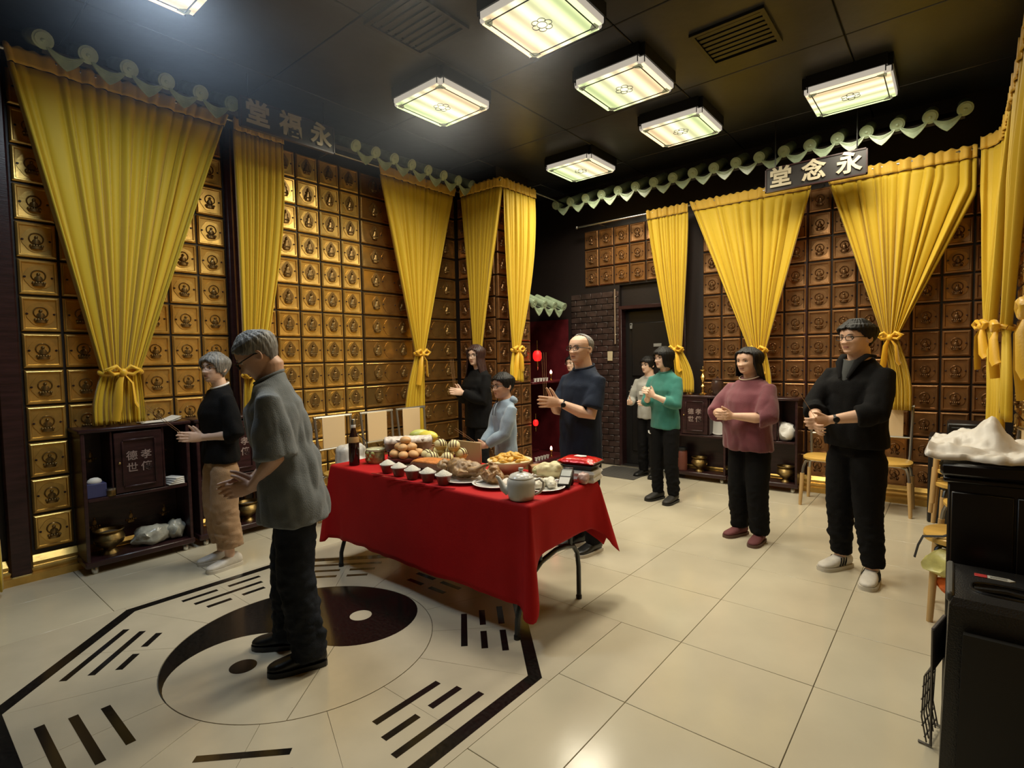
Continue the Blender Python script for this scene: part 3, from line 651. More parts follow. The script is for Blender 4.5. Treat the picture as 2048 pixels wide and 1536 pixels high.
def lantern(label, loc, k=1.0):
    t = thing('red_lantern', label, 'lantern', loc); MB().lathe([(.012*k, -.055*k), (.030*k, -.05*k), (.044*k, -.025*k), (.046*k, .0), (.044*k, .025*k), (.030*k, .05*k), (.012*k, .055*k)], (0, 0, 0), 20).build('globe', M_LANT, t)
    MB().tube([(0, 0, .055*k), (0, 0, .16*k)], .003, 6).lathe([(.014*k, .052*k), (.014*k, .064*k), (0, .066*k)], (0, 0, 0), 10).build('hanger', M_BRASS, t); MB().tube([(0, 0, -.055*k), (0, 0, -.085*k), (0, 0, -.15*k)], [.006*k, .009*k, .004*k], 8).build('tassel', M_BRASS, t)
lantern('glowing red round lantern hanging at the edge of the shrine', (-4.17, 5.56, 1.49), 1.25); lantern('small red lit lantern low at the shrine edge', (-4.19, 5.53, .62), .75)
def candle_lamp(label, loc):
    t = thing('candle_lamp', label, 'lamp', loc); MB().lathe([(0, 0), (.028, 0), (.03, .006), (.008, .02), (.007, .06), (.022, .075), (.026, .09), (.01, .095), (0, .095)], (0, 0, 0), 16).build('holder', M_BRASS, t)
    MB().lathe([(.012, .095), (.017, .112), (.012, .13), (.002, .145)], (0, 0, 0), 12).build('bulb', mat('lamp_bulb_glow', (.9, .3, .3), .4, emit=(1.0, .45, .40), estr=6), t)
    L = bpy.data.lights.new('lamp_light', 'POINT'); L.energy = .45; L.color = (1, .10, .12); L.shadow_soft_size = .02; o = bpy.data.objects.new('lamp_light', L); COL.objects.link(o); o.parent = t; o.location = (.03, 0, .16)
candle_lamp('small glowing red candle lamp on the upper shrine shelf', (-4.27, 6.0, 1.151)); candle_lamp('small glowing red candle lamp on the floor altar of the shrine', (-4.27, 5.98, .101))
def cup_row(z, x, ys, what):
    for i, y in enumerate(ys):
        t = thing('offering_cup', f'small white offering cup, {["first", "second", "third", "fourth", "fifth"][i]} from the left on the {what} of the shrine', 'cup', (x, y, z), 0, f'offering cups on the {what}')
        MB().lathe([(0, 0), (.016, 0), (.014, .004), (.024, .045), (.021, .045), (.012, .008), (0, .008)], (0, 0, 0), 14).build('bowl', M_WHITEPLATE, t); MB().lathe([(0, .036), (.019, .036), (0, .0365)], (0, 0, 0), 12).build('tea', M_INC0, t)
M_INC0 = mat('tea', (.16, .06, .02), .1)
cup_row(1.151, -4.245, [5.60, 5.665, 5.73, 5.795, 5.86], 'upper shelf'); cup_row(.101, -4.245, [5.60, 5.665, 5.73, 5.795, 5.86], 'floor altar')
t = thing('wall_note', 'cream paper note fixed to the brick pillar behind the bald man', 'note', (-3.55, 6.352, 1.47)); MB().cbox((0, 0, 0), (.075, .006, .125), .002).build('paper', mat('cream_paper', (.55, .47, .30), .7), t); MB().lathe([(.006, 0), (.004, .006), (0, .007)], (0, -.003, .05), 8, 0, None).build('pin', M_STEEL, t)
t = thing('door_sign', 'small grey plate on the black door', 'sign', (-2.93, 6.468, 1.60)); MB().cbox((0, 0, 0), (.11, .006, .045), .002).build('plate', mat('grey_plate', (.20, .20, .19), .5), t); MB().cbox((0, -.004, 0), (.095, .003, .030), .001).build('plate_face', mat('grey_plate_face', (.26, .26, .25), .5), t)
t = thing('door_sensor', 'tiny grey sensor box near the top of the black door', 'sensor', (-3.30, 6.475, 1.86)); MB().cbox((0, 0, 0), (.035, .02, .075), .004).build('casing', MATS['grey_plate'], t); MB().cbox((0, -.011, .02), (.02, .004, .015), .001).build('window', M_BLACK, t)
t = thing('wall_pipe', 'thin pale conduit pipe running down the brick pillar', 'pipe', (-3.47, 6.35, 2.35)); MB().tube([(0, 0, 0), (0, 0, -.72)], .009, 8).build('pipe', mat('beige_pvc', (.30, .22, .15), .5), t)
for z in (-.1, -.6): MB().cbox((0, .01, z), (.035, .02, .012), .003).build('clip', M_STEEL, t)
t = thing('door_mat', 'dark grey mat on the floor in front of the black door', 'mat', (-3.20, 6.02, .001)); M_MAT = mat('ribbed_rubber', (.075, .07, .062), .8, 0, .5, 120)
MB().cbox((0, 0, .004), (.60, .60, .008), .003).build('pad', M_MAT, t); mb = MB()
for i in range(18): mb.box(-.28, .28, -.285+.033*i, -.27+.033*i, .008, .0095)
tag(mb.build('rib', M_MAT, t), kind='stuff')

# ================= CHAIRS =================
M_PLY = mat('golden_plywood', (.62, .38, .085), .38, 0, .05, 30, .12, 4, stretch=(1, 6, 1)); M_BEECH = mat('beech_wood', (.55, .36, .15), .45, 0, .05, 30, .1, 5, stretch=(4, 4, 1)); M_CREAM = mat('cream_laminate', (.72, .55, .33), .45); M_CHROME = mat('satin_metal', (.42, .42, .40), .3, .9); M_GUN = mat('dark_metal', (.06, .065, .07), .35, .7)
def chair(label, loc, rz):     # seat centre at origin, faces -y, back at +y
    t = thing('dining_chair', label, 'chair', loc, rz, 'wood and metal chairs with cream backs')
    ov = [(.205*math.copysign(abs(math.cos(a))**.75, math.cos(a)), .195*math.copysign(abs(math.sin(a))**.75, math.sin(a))) for a in [2*PI*i/32 for i in range(32)]]
    MB().loft([[Vector((x*q, y*q, z)) for x, y in ov] for z, q in ((.442, .95), (.446, 1), (.462, 1), (.468, .96))]).build('seat', M_PLY, t)
    mb = MB()
    for s in (-1, 1): mb.tube([(s*.165, .165, .43), (s*.172, .185, .50), (s*.185, .225, .90), (s*.185, .232, .965)], .0125, 8)
    mb.tube([(-.197, .232, .955), (.197, .232, .955)], .014, 8); mb.tube([(-.177, .203, .66), (.177, .203, .66)], .010, 8); mb.build('back_frame', M_CHROME, t)
    MB().cbox((0, .219, .81), (.235, .010, .29), .004, 0).build('back_panel', M_CREAM, t)
    mb = MB(); mb.tube([(-.15, -.12, .435), (.15, -.12, .435)], .010, 8); mb.tube([(-.15, .14, .435), (.15, .14, .435)], .010, 8); mb.build('seat_rail', M_CHROME, t)
    for sx in (-1, 1):
        for sy in (-1, 1):
            l = MB().tube([(sx*.13, sy*.12, .435), (sx*.165, sy*.145, .42), (sx*.18, sy*.16, .37), (sx*.19, sy*.172, .28)], .0125, 8).build('leg', M_CHROME, t)
            MB().tube([(sx*.187, sy*.169, .31), (sx*.20, sy*.185, .02), (sx*.20, sy*.186, 0)], [.019, .015, .013], 10).build('wooden_leg_end', M_BEECH, l)
    return t
c0 = chair('first cream backed metal chair from the left along the wall, beside the white bag', (-4.25, 2.77, 0), PI/2)
dup(c0, (-4.25, 3.26, 0), PI/2, 'second cream backed metal chair along the left wall, behind the boxes on the table')
dup(c0, (-4.25, 3.70, 0), PI/2, 'third cream backed metal chair along the left wall, in front of the curtain tail')
dup(c0, (-.475, 5.97, 0), 0, 'chair with yellow seat and cream back right behind the man in black')
dup(c0, (-.93, 5.90, 0), 0, 'chair showing only its yellow seat and leg left of the man in black')
dup(c0, (.16, 4.55, 0), PI*1.5+.25, 'metal chair back seen past the white cloth at the right edge')
def stool(label, loc, rz=0, legs=True):
    t = thing('stool', label, 'stool', loc, rz, 'yellow plywood seated stools'); ov = [(.19*math.copysign(abs(math.cos(a))**.8, math.cos(a)), .19*math.copysign(abs(math.sin(a))**.8, math.sin(a))) for a in [2*PI*i/32 for i in range(32)]]
    MB().loft([[Vector((x*q, y*q, z)) for x, y in ov] for z, q in ((.432, .93), (.438, 1), (.462, 1), (.468, .95))]).build('seat', M_PLY, t)
    MB().tube([(.14*math.cos(a), .14*math.sin(a), .415) for a in [2*PI*i/24 for i in range(25)]], .011, 8).build('ring', M_GUN, t)
    for sx in (-1, 1):
        for sy in (-1, 1):
            l = MB().tube([(sx*.10, sy*.10, .43), (sx*.125, sy*.125, .40), (sx*.135, sy*.135, .33)], .012, 8).build('leg', M_GUN, t); MB().tube([(sx*.133, sy*.133, .36), (sx*.15, sy*.15, .0)], [.020, .015], 10).build('wooden_leg_end', M_BEECH, l)
    return t
s0 = stool('yellow topped stool with bags and strap in front of the black cabinet', (.07, 3.78, 0))
for i, (z, n) in enumerate(((0, 'lowest'), (.10, 'second lowest'), (.20, 'second highest'), (.295, 'topmost'))):
    dup(s0, (.085, 5.28, .0+z), .38*i, f'stacked yellow stool, {n} of the stack behind the black cabinet'); 
M_STRAP = mat('black_webbing', (.010, .010, .010), .7)
t = thing('shoulder_bag', 'black shoulder bag with long strap hanging over the stool at right', 'bag', (.10, 3.77, .468))
me = remesh(MB().cbox((.05, 0, .11), (.22, .12, .22), .04).ell((.05, 0, .10), (.12, .075, .10)), .012, 6); wrinkle(me, .012, 12); setmat(me, M_STRAP); me.name = 'bag_body'; obj('bag_body', me, t)
MB().tube([(.02, -.06, .16), (-.06, -.12, .05), (-.13, -.14, .012), (-.215, -.15, .0), (-.235, -.155, -.05), (-.25, -.16, -.12)], .011, 8, flat=.4).build('strap', M_STRAP, t)
M_YBAG = mat('pale_yellow_plastic', (.66, .62, .22), .35, 0, .3, 30); M_OBAG = mat('orange_plastic', (.75, .16, .03), .35, 0, .3, 30)
crumple('plastic_bag', 'pale yellow plastic bag hanging under the stool seat at right', 'bag', (.02, 3.66, .245), (.12, .09, .085), M_YBAG, 11, .35)
crumple('plastic_bag', 'orange plastic bag under the pale yellow bag at the stool', 'bag', (.03, 3.65, .175), (.085, .075, .045), M_OBAG, 13, .35)
crumple('paper_napkin', 'cream crumpled paper on the stool seat next to the black bag', 'paper', (.02, 3.64, .468), (.035, .03, .045), M_WHITE, 17, .3)

# ================= BLACK CABINET AND SPEAKER AT RIGHT =================
M_LACQ = mat('black_lacquer', (.0065, .0045, .0045), .30, 0, .04, 10)
t = thing('black_cabinet', 'tall black lacquered cabinet at the right edge covered with white cloth', 'cabinet', (.165, 2.90, 0))
MB().cbox((.008, 0, .50), (.37, .56, 1.0), .006).build('carcass', M_LACQ, t); MB().cbox((.002, 0, 1.025), (.405, .61, .05), .010).build('top', M_LACQ, t); MB().cbox((.004, 0, .985), (.39, .585, .02), .005).build('top_molding', M_LACQ, t)
for s in (-1, 1): MB().cbox((.015+s*.092, -.283, .52), (.178, .012, .84), .004).build('door', M_LACQ, t)
# white cloth heap
def clothz(x, y):
    return .018+.115*math.exp(-((x+.035)/.05)**2-((y-.06)/.10)**2)+.075*math.exp(-((x-.14)/.06)**2-((y-.05)/.12)**2)+.05*math.exp(-((x+.13)/.06)**2-((y-.08)/.10)**2)+.05*max(0, noise.noise(Vector((x*9, y*9, 2))))+.022*abs(noise.noise(Vector((x*22, y*22, 5))))
G = []
for i in range(46):
    u = -1+2*i/45; row = []
    for j in range(34):
        v = -1+2*j/33; ed = 1+.10*noise.noise(Vector((math.atan2(v, u)*2.2, 3, 0))); x, y = (u*.225-.012)*ed, v*.275*ed
        row.append(Vector((x, y, clothz(x, y)*(1 if max(abs(u), abs(v)) < .97 else .25)+.004+.03*max(0, -u-.86)*3)))
    G.append(row)
t = thing('plastic_sheet', 'crumpled white plastic sheet heaped on the black cabinet', 'sheet', (.16, 2.87, 1.052)); solid(MB().grid(G).build('sheet', mat('white_sheet', (.78, .75, .70), .45, 0, .25, 18), t, ang=60), .003)
t = thing('speaker', 'black trolley loudspeaker with recessed handle at the bottom right corner', 'speaker', (.19, 2.38, 0)); t.scale = (1, 1, 1.115); M_SPK = mat('speaker_black', (.012, .012, .013), .42, 0, .25, 220)
# body with handle well
mb = MB(); B = lambda z, x0, x1, y0, y1: [Vector((x0*.60, y0, z)), Vector((x1*.60, y0, z)), Vector((x1*.60, y1, z)), Vector((x0*.60, y1, z))]
mb.loft([B(0, -.33, .33, -.17, .20), B(.06, -.345, .345, -.20, .215), B(.585, -.315, .315, -.175, .215), B(.605, -.30, .30, -.16, .20)], 0, (True, False)); mb.build('body', M_SPK, t, ang=30)
mb = MB(); o = [(-.18, -.16), (.18, -.16), (.18, .20), (-.18, .20)]; hcx, hcy = -.045, -.025
cx = [(hcx+.085*math.copysign(abs(math.cos(a))**.7, math.cos(a)), hcy+.055*math.copysign(abs(math.sin(a))**.7, math.sin(a))) for a in [PI*1.25+2*PI*i/32 for i in range(32)]]
n = 32; vs = [Vector((x, y, .605)) for x, y in o]+[Vector((x, y, .605)) for x, y in cx]+[Vector((hcx+(x-hcx)*.8, hcy+(y-hcy)*.75, .55)) for x, y in cx]+[Vector((hcx, hcy, .548))]
fs = []
for s in range(4):
    fs.append((s, (s+1) % 4)+tuple(4+(8*(s+1)-q) % 32 for q in range(0, 9)))
fs += [(4+i, 4+(i+1) % n, 36+(i+1) % n, 36+i) for i in range(n)]+[(36+i, 36+(i+1) % n, 68) for i in range(n)]
mb.add(vs, fs); mb.build('top_panel', M_SPK, t, ang=30)
MB().tube([(hcx+.088*math.copysign(abs(math.cos(a))**.7, math.cos(a)), hcy+.058*math.copysign(abs(math.sin(a))**.7, math.sin(a)), .606) for a in [2*PI*i/32 for i in range(33)]], .005, 6).build('handle_rim', M_BLACK, t)
MB().tube([(hcx-.08, hcy, .598), (hcx, hcy+.004, .604), (hcx+.08, hcy, .598)], .012, 8, flat=.8).build('handle', M_BLACK, t)
MB().cbox((-.188, .02, .60), (.022, .34, .03), .006).build('edge_trim', mat('grey_rubber', (.09, .09, .085), .5), t)
k = MB().cbox((-.105, .105, .6065), (.034, .030, .002), .0005).build('red_label', mat('red_sticker', (.50, .05, .05), .4), t)
MB().prism([(-.087, .090), (-.030, .088), (-.015, .103), (-.030, .118), (-.087, .120)], .6052, .6075).build('white_label', mat('white_sticker', (.55, .55, .52), .4), t)
mb = MB()
for i in range(3): mb.box(-.080, -.035, .096+.007*i, .0985+.007*i, .6075, .6078)
mb.build('label_print', M_GUN, t)
M_GR = mat('speaker_grille', (.008, .008, .008), .6); MB().loft([[Vector((x, y, z)) for x, y in ((-.165*q, -.19), (.165*q, -.19), (.165*q, -.215), (-.165*q, -.215))] for z, q in ((.08, 1), (.52, .93))]).build('grille', M_GR, t)
t = thing('wire_rack', 'small wire rack with grey back plate beside the black loudspeaker', 'rack', (-.045, 2.54, 0), -.20); M_WIRE = mat('grey_wire', (.12, .11, .10), .4, .6)
MB().cbox((.018, .0, .375), (.012, .16, .16), .003).build('back_plate', mat('grey_plate2', (.075, .062, .058), .6), t); mb = MB()
for i in range(6): y = -.075+.03*i; mb.tube([(.018, y, .30), (-.006, y, .26), (-.012, y, .10), (.004, y, .01)], .0028, 6)
for z, x in ((.27, -.002), (.22, -.009), (.17, -.012), (.12, -.013), (.07, -.009), (.03, -.001)): mb.tube([(x, -.08, z), (x, .08, z)], .0028, 6)
mb.build('wire_grid', M_WIRE, t)
for y in (-.08, .08): MB().tube([(.018, y, .45), (.018, y, .006), (-.02, y, .006)], .005, 6).build('frame', M_WIRE, t)
t = thing('amplifier_cabinet', 'black low cabinet in the corner behind the stacked yellow stools', 'cabinet', (.09, 5.93, 0)); MB().cbox((0, 0, .37), (.50, .36, .74), .01).build('carcass', M_BLACK, t)
for z in (.2, .52): MB().cbox((0, -.183, z), (.44, .012, .26), .006).build('grille', M_GR, t)
t = thing('equipment_case', 'black flat case with a pale line lying on the corner cabinet', 'case', (.14, 5.93, .741)); MB().cbox((0, 0, .06), (.36, .30, .12), .012).build('body', M_BLACK, t); MB().cbox((0, -.151, .08), (.30, .006, .012), .002).build('edge_strip', M_GUN, t)
# ================= PEOPLE =================
V = Vector
def lerp_tab(tab, z):
    if z <= tab[0][0]: return tab[0][1:]
    for a, b in zip(tab, tab[1:]):
        if z <= b[0]:
            t = (z-a[0])/(b[0]-a[0]); t = t*t*(3-2*t)*.5+t*.5
            return [p+(q-p)*t for p, q in zip(a[1:], b[1:])]
    return tab[-1][1:]
# z, half width, front, back   (head centre origin, 1.0 = adult; chin -.112, crown .115)
HEAD = [(-.115, .012, .052, .0), (-.110, .026, .070, -.012), (-.098, .040, .078, -.022), (-.080, .051, .081, -.036), (-.060, .058, .083, -.055), (-.035, .064, .085, -.074), (-.01, .070, .083, -.088), (.015, .073, .087, -.096), (.04, .075, .088, -.099), (.065, .071, .080, -.093), (.085, .061, .064, -.078), (.10, .046, .043, -.056), (.111, .024, .018, -.028), (.1155, .004, -.002, -.008)]
def head_pt(a, z, off=0.0):
    w, f, b = lerp_tab(HEAD, z); c, s = math.cos(a), math.sin(a); cy = (f+b)*.25; fr = (f-cy) if s > 0 else (cy-b)
    k = .88
    return V((math.copysign(abs(c)**k, c)*(w+off), cy+math.copysign(abs(s)**k, s)*(fr+off), z))
def head_rings(k, nose=1.0, fat=0.0):
    G = lambda x, s: math.exp(-.5*(x/s)**2)
    rings = []
    zs = [-.115+.2305*i/56 for i in range(57)]
    for z in zs:
        r = []
        for j in range(72):
            a = 2*PI*j/72; p = head_pt(a, z)
            if p.y > .02:
                x, d = p.x, 0
                d += .0235*nose*G(x, .0085+.006*max(0, -z/.04))*(G(z+.032, .011) if z < -.032 else max(0, min(1, (.022-z)/.054))**1.3)
                d += .008*nose*(G(x-.015, .006)+G(x+.015, .006))*G(z+.036, .007)
                d -= .0085*(G(x-.031, .014)+G(x+.031, .014))*G(z-.004, .010)
                d += .0035*(G(x-.030, .018)+G(x+.030, .018))*G(z-.022, .006)
                d += .0065*G(x, .018)*G(z+.0585, .0045)+.0065*G(x, .016)*G(z+.0715, .005)-.004*G(x, .022)*G(z+.065, .0028)-.004*G(x, .02)*G(z+.083, .005)
                d += .006*G(x, .016)*G(z+.100, .008)
                d += (.005+fat)*(G(x-.042, .016)+G(x+.042, .016))*G(z+.022, .018)
                d -= .003*(G(abs(x)-.03, .006))*G(z+.05, .012)
                p.y += d
            if fat and z < -.02: p.x *= 1+fat*6*min(1, (-.02-z)/.05)
            r.append(p*k)
        rings.append(r)
    return rings
def limb(mb, pts, rad, n=12): mb.tube(pts, rad, n)
def two_bone(S, Wp, l1, l2, pole):
    d = Wp-S; L = min(d.length, (l1+l2)*.995); u = d.normalized(); a = (l1*l1-l2*l2+L*L)/(2*L); h = math.sqrt(max(0, l1*l1-a*a))
    q = (pole-u*pole.dot(u)).normalized(); return S+u*a+q*h, S+u*L
def hand(mb, Wp, f, n, side, k, curl=.15, spread=.10, thumb_up=.75):
    """Wp wrist, f finger direction, n palm normal (toward the other hand), side = thumb direction"""
    f = f.normalized(); n = (n-f*n.dot(f)).normalized(); t = side-f*side.dot(f)-n*side.dot(n); t = t.normalized()
    P = lambda a, b, c: Wp+(f*a+t*b+n*c)*k
    ring = lambda a, w, th, o=0: [P(a, o+w*math.cos(q), th*math.sin(q)) for q in [2*PI*j/14 for j in range(14)]]
    mb.loft([ring(-.03, .026, .021), ring(.0, .028, .020), ring(.03, .037, .017, .001), ring(.06, .041, .015, .001), ring(.088, .040, .012), ring(.096, .034, .008)])
    for i, (b, L, r) in enumerate(((.030, .070, .0088), (.0105, .079, .0092), (-.0105, .073, .0088), (-.030, .057, .0078))):
        sp = spread*(1.2-i)*.8; pts = [P(.066, b, 0)]; ang = 0; a0, b0, c0 = .088, b, 0
        pts.append(P(a0, b0, c0)); seg = [.45, .30, .25]
        for s in seg:
            ang += curl*(1.1 if s == .45 else 1.4); a0 += L*s*math.cos(ang)*math.cos(sp); b0 += L*s*math.sin(sp); c0 += L*s*math.sin(ang); pts.append(P(a0, b0, c0))
        mb.tube(pts, [r*k, r*1.02*k, r*.98*k, r*.92*k, r*.62*k], 9)
    th = thumb_up
    pts = [P(.012, .018, .003), P(.034, .034+.010*th, .004), P(.034+.030*(1-th*.3), .046+.030*th, .004), P(.060+.028*(1-th*.3), .048+.052*th, .003)]
    mb.tube(pts, [.014*k, .0125*k, .0105*k, .007*k], 9)
def shoe(mb_up, mb_sole, c, yaw, k, high=.0):
    M = Matrix.Translation(c) @ Matrix.Rotation(yaw, 4, 'Z')
    prof = [(-.088, .018, .045, .02), (-.08, .030, .072+high, .008), (-.05, .037, .098+high, .0), (-.01, .040, .092+high, 0), (.03, .043, .078, 0), (.07, .047, .062, 0), (.11, .048, .050, 0), (.145, .043, .042, .002), (.168, .030, .034, .006), (.178, .014, .026, .012)]
    rings = []
    for y, w, h, z0 in prof:
        r = []
        for j in range(16):
            a = 2*PI*j/16; s = math.sin(a); r.append(M @ (V((w*math.copysign(abs(math.cos(a))**.7, math.cos(a)), y, .012+z0+(h-z0)*(.5+.5*s)*(1 if s > 0 else 1)))*k))
        rings.append(r)
    mb_up.loft(rings)
    so = []
    for y, w, h, z0 in prof: so.append((y, w+.005))
    pl = [(w, y) for y, w in so]+[(-w, y) for y, w in so[::-1]]
    mb_sole.prism([(x*k, y*k) for x, y in pl], .0, .024*k, 0, M)
def hairmesh(cfg, k):
    """cfg: front hairline z, side z, back z, thick, long(bool), part"""
    fz, sz, bz, th = cfg['f'], cfg['s'], cfg['b'], cfg.get('t', .012); NA, NS = 88, 26; rnd = random.Random(cfg.get('seed', 1)); P = []
    flare = cfg.get('flare', .0); opening = cfg.get('open', .9)
    for i in range(NS+1):
        row = []
        for j in range(NA+1):
            a = PI/2+2*PI*j/NA
            d = abs(((a-PI/2+PI) % (2*PI))-PI)           # 0 at face centre, pi at back
            if d < opening: e = fz+(cfg.get('temple', fz)-fz)*(d/opening)**2
            elif d < opening+.35: q = (d-opening)/.35; q = q*q*(3-2*q); e = cfg.get('temple', fz)*(1-q)+sz*q
            else: q = min(1, (d-opening-.35)/max(.2, PI-opening-1.0)); q = q*q*(3-2*q); e = sz*(1-q)+bz*q
            e += .004*math.sin(j*1.9)+.003*math.sin(j*.7+1)
            top = .1155; s = i/NS; z = top-(top-e)*(s**1.25)
            sm = min(1, max(0, (top-z)/.05))
            off = th*(.75+.25*sm)+.0022*math.sin(a*23+2*math.sin(z*20))+.0015*math.sin(a*51)
            if not cfg.get('long'): off *= 1-.72*max(0, (s-.45)/.55)*(.45+.55*min(1, max(0, (d-.75)/.4)))
            if i == NS: off *= .35 if not (cfg.get('long') and d > opening+.2) else .8
            zz = max(z, cfg.get('hang', -.03)) if cfg.get('long') else z
            p = head_pt(a, max(-.114, zz), off); p.z = z
            if z > .10: p.z += th*.9*min(1, (z-.10)/.012)
            if cfg.get('long') and z < -.03:
                q = (-.03-z)/.2; p.x *= 1+flare*q; p.y += -.012*q+.004*math.sin(a*9)
            row.append(p*k)
        P.append(row)
    mb = MB(); mb.grid(P); me = mb.mesh('hair', M_HAIRB, ang=180); return me

def person(label, loc, facing, H, c):
    s = H/1.70; k = s*c.get('head', 1.0)*1.0; fem = c.get('fem', False); w = c.get('w', 1.0); dp = c.get('d', w); lean = math.radians(c.get('lean', 0))
    t = thing('person', label, 'person', (*loc, 0), math.radians(facing-90))
    hipz = .90
    def T(p):     # torso lean about the hips
        p = V(p); q = max(0, min(1, (p.z-.80)/.30)); a = lean*q; y, z = p.y, p.z-hipz
        return V((p.x, y*math.cos(a)+max(0, z)*math.sin(a), hipz+(z*math.cos(a)-y*math.sin(a)*.6 if z > 0 else z)))*s
    sw = (.160 if fem else .180)*(.75+.25*w)*c.get('shw', 1)
    # head transform
    hy, hp, hr = [math.radians(x) for x in c.get('look', (0, 0, 0))]
    nb = T((0, -.005, 1.43)); hc = nb+(Matrix.Rotation(-(lean*.7+hp*.5), 3, 'X') @ V((0, *c.get('hoff', (.027, .138)))))*s
    HM = Matrix.Translation(hc) @ Matrix.Rotation(hy, 4, 'Z') @ Matrix.Rotation(-hp, 4, 'X') @ Matrix.Rotation(hr, 4, 'Y') @ Matrix.Diagonal((*c.get('hs', (1.07, 1.03, .955)), 1))
    # arms
    arms = []
    for sg, key in ((1, 'R'), (-1, 'L')):
        S = T((sg*sw, -.005, 1.338)); Wp = V(c[key])*1.0
        if c.get('armabs') is None: Wp = Wp*s
        pole = V(c.get('pole'+key, (sg*.6, -.35, -1)))
        E, Wq = two_bone(S, Wp, .285*s, .25*s, pole); arms.append((sg, S, E, Wq))
    aw = c.get('arm', 1.0)
    # ----- body (skin): one continuous mesh -----
    mb = MB(); mb.loft([[HM @ p for p in r] for r in head_rings(k, c.get('nose', 1), c.get('fat', 0))])
    for sg in (-1, 1):   # ears
        for q in (0, 1): pass
        M = HM @ Matrix.Translation(V((sg*.073, -.012, -.008))*k) @ Matrix.Rotation(sg*.35, 4, 'Z')
        mb.lathe([(.008*k, -.010*k), (.019*k, .0), (.021*k, .006*k), (.014*k, .010*k), (.008*k, .006*k)], (0, 0, 0), 12, 0, M @ Matrix.Rotation(sg*PI/2, 4, 'Y') @ Matrix.Diagonal((1.55, .95, 1, 1)))
    nk = .052 if fem else .060; nk *= c.get('neck', 1)
    mb.tube([T((0, -.015, 1.35)), T((0, -.014, 1.42)), hc+(HM.to_3x3() @ V((0, -.020, -.075)))*k, hc+(HM.to_3x3() @ V((0, -.012, -.03)))*k], [nk*1.05*s, nk*1.05*s, nk*s, nk*.95*s], 20)
    mb.tube([T((0, 0, z)) for z in (.85, 1.0, 1.2, 1.36)], [.07*s, .07*s, .07*s, .06*s], 16)
    mb.tube([T((-sw, 0, 1.335)), T((0, -.01, 1.34)), T((sw, 0, 1.335))], [.028*s, .045*s, .028*s], 14)
    for sg, S, E, Wp in arms:
        mb.tube([S, S.lerp(E, .4), E, E.lerp(Wp, .3), E.lerp(Wp, .75), Wp], [.031*s*aw, .039*s*aw, .038*s*aw, .040*s*aw, .030*s*aw, .025*s*(.5+.5*aw)], 14)
    fx = c.get('stance', .10); feet = c.get('feet', ((-fx, 0, .12), (fx, 0, -.12)))
    feetV = []
    for (x, y, yaw), sg in zip(feet, (-1, 1)):
        hip = T((sg*.085, 0, .86)); A = V((x, y, .085))*s; K = hip.lerp(A, .5)+V((0, .025*s, 0)); feetV.append((hip, K, A, yaw))
        mb.tube([hip, K, A, A+V((0, 0, -.03))*s], [.05*s, .042*s, .036*s, .036*s], 12)
    hk = s*c.get('hand', 1.0)
    for (sg, S, E, Wp), key in zip(arms, ('R', 'L')):
        hd = c.get('hd'+key, ((-sg*.25, 1, .15), (-sg, -.1, 0), (0, 0, 1), .10, .8))
        hand(mb, Wp, V(hd[0]), V(hd[1]), V(hd[2]), hk, hd[3], c.get('spread', .05), hd[4])
    me = remesh(mb, c.get('vox', .0048), 3, .5); me.name = 'body'; setmat(me, c.get('skin', M_SKIN)); obj('body', me, t)
    # ----- face parts -----
    def hm(p): return HM @ (V(p)*k)
    fz = lambda x, z: head_pt(math.atan2(max(.02, 1), x/.06), z).y
    for sg in (-1, 1):
        e = MB(); y0 = .0735
        R = HM.to_3x3().to_4x4()
        e.ell(hm((sg*.031, y0, .003)), (.0125*k, .0075*k, c.get('eye', .0052)*k), 0, R, 12, 8); e.ell(hm((sg*.0305, y0+.0035, .003)), (.0062*k, .005*k, c.get('eye', .0052)*.98*k), 1, R, 10, 6)
        lid = [hm((sg*(.031+.0145*math.cos(a)), y0+.0062-.004*abs(math.cos(a))**2, .004+.0048*math.sin(a))) for a in [PI*i/6 for i in range(7)]]
        e.tube(lid, .0016*k, 5, 1); e.build('eye', [M_EYEW, M_EYED], t)
        b = MB(); b.tube([hm((sg*(.014+.007*i), .0905-.0028*i*(.4+.25*i), .0215+.0016*i*(2.2-.45*i))) for i in range(5)], [.0022*k, .0042*k, .0042*k, .0034*k, .0016*k], 6, flat=.7); b.build('eyebrow', c.get('brow', M_HAIRB), t)
    l = MB(); R = HM.to_3x3().to_4x4(); l.ell(hm((0, .0855, -.0605)), (.021*k, .0055*k, .0026*k), 0, R, 14, 6); l.ell(hm((0, .0845, -.0690)), (.018*k, .0060*k, .0034*k), 0, R, 14, 6)
    l.tube([hm((x, .0905-abs(x)*.12, -.0648)) for x in (-.022, -.011, 0, .011, .022)], .0006*k, 5, 1); l.build('lips', [c.get('lip', M_LIP), M_EYED], t)
    if c.get('glasses'):
        g = MB(); gm = c['glasses']; r = .0016 if gm != M_BLACK else .0025
        for sg in (-1, 1):
            pts = [hm((sg*(.032+.022*math.copysign(abs(math.cos(a))**.6, math.cos(a))), .101-.006*abs(.3+math.cos(a)*.7)**2, .000+.0165*math.copysign(abs(math.sin(a))**.7, math.sin(a)))) for a in [2*PI*i/20 for i in range(21)]]
            g.tube(pts, r*k, 6); g.tube([hm((sg*.053, .094, .005)), hm((sg*.072, .07, .006)), hm((sg*.080, .0, .004)), hm((sg*.078, -.02, -.006))], r*k, 6)
        g.tube([hm((-.010, .101, .003)), hm((0, .106, .006)), hm((.010, .101, .003))], r*k, 6); g.build('glasses', gm, t)
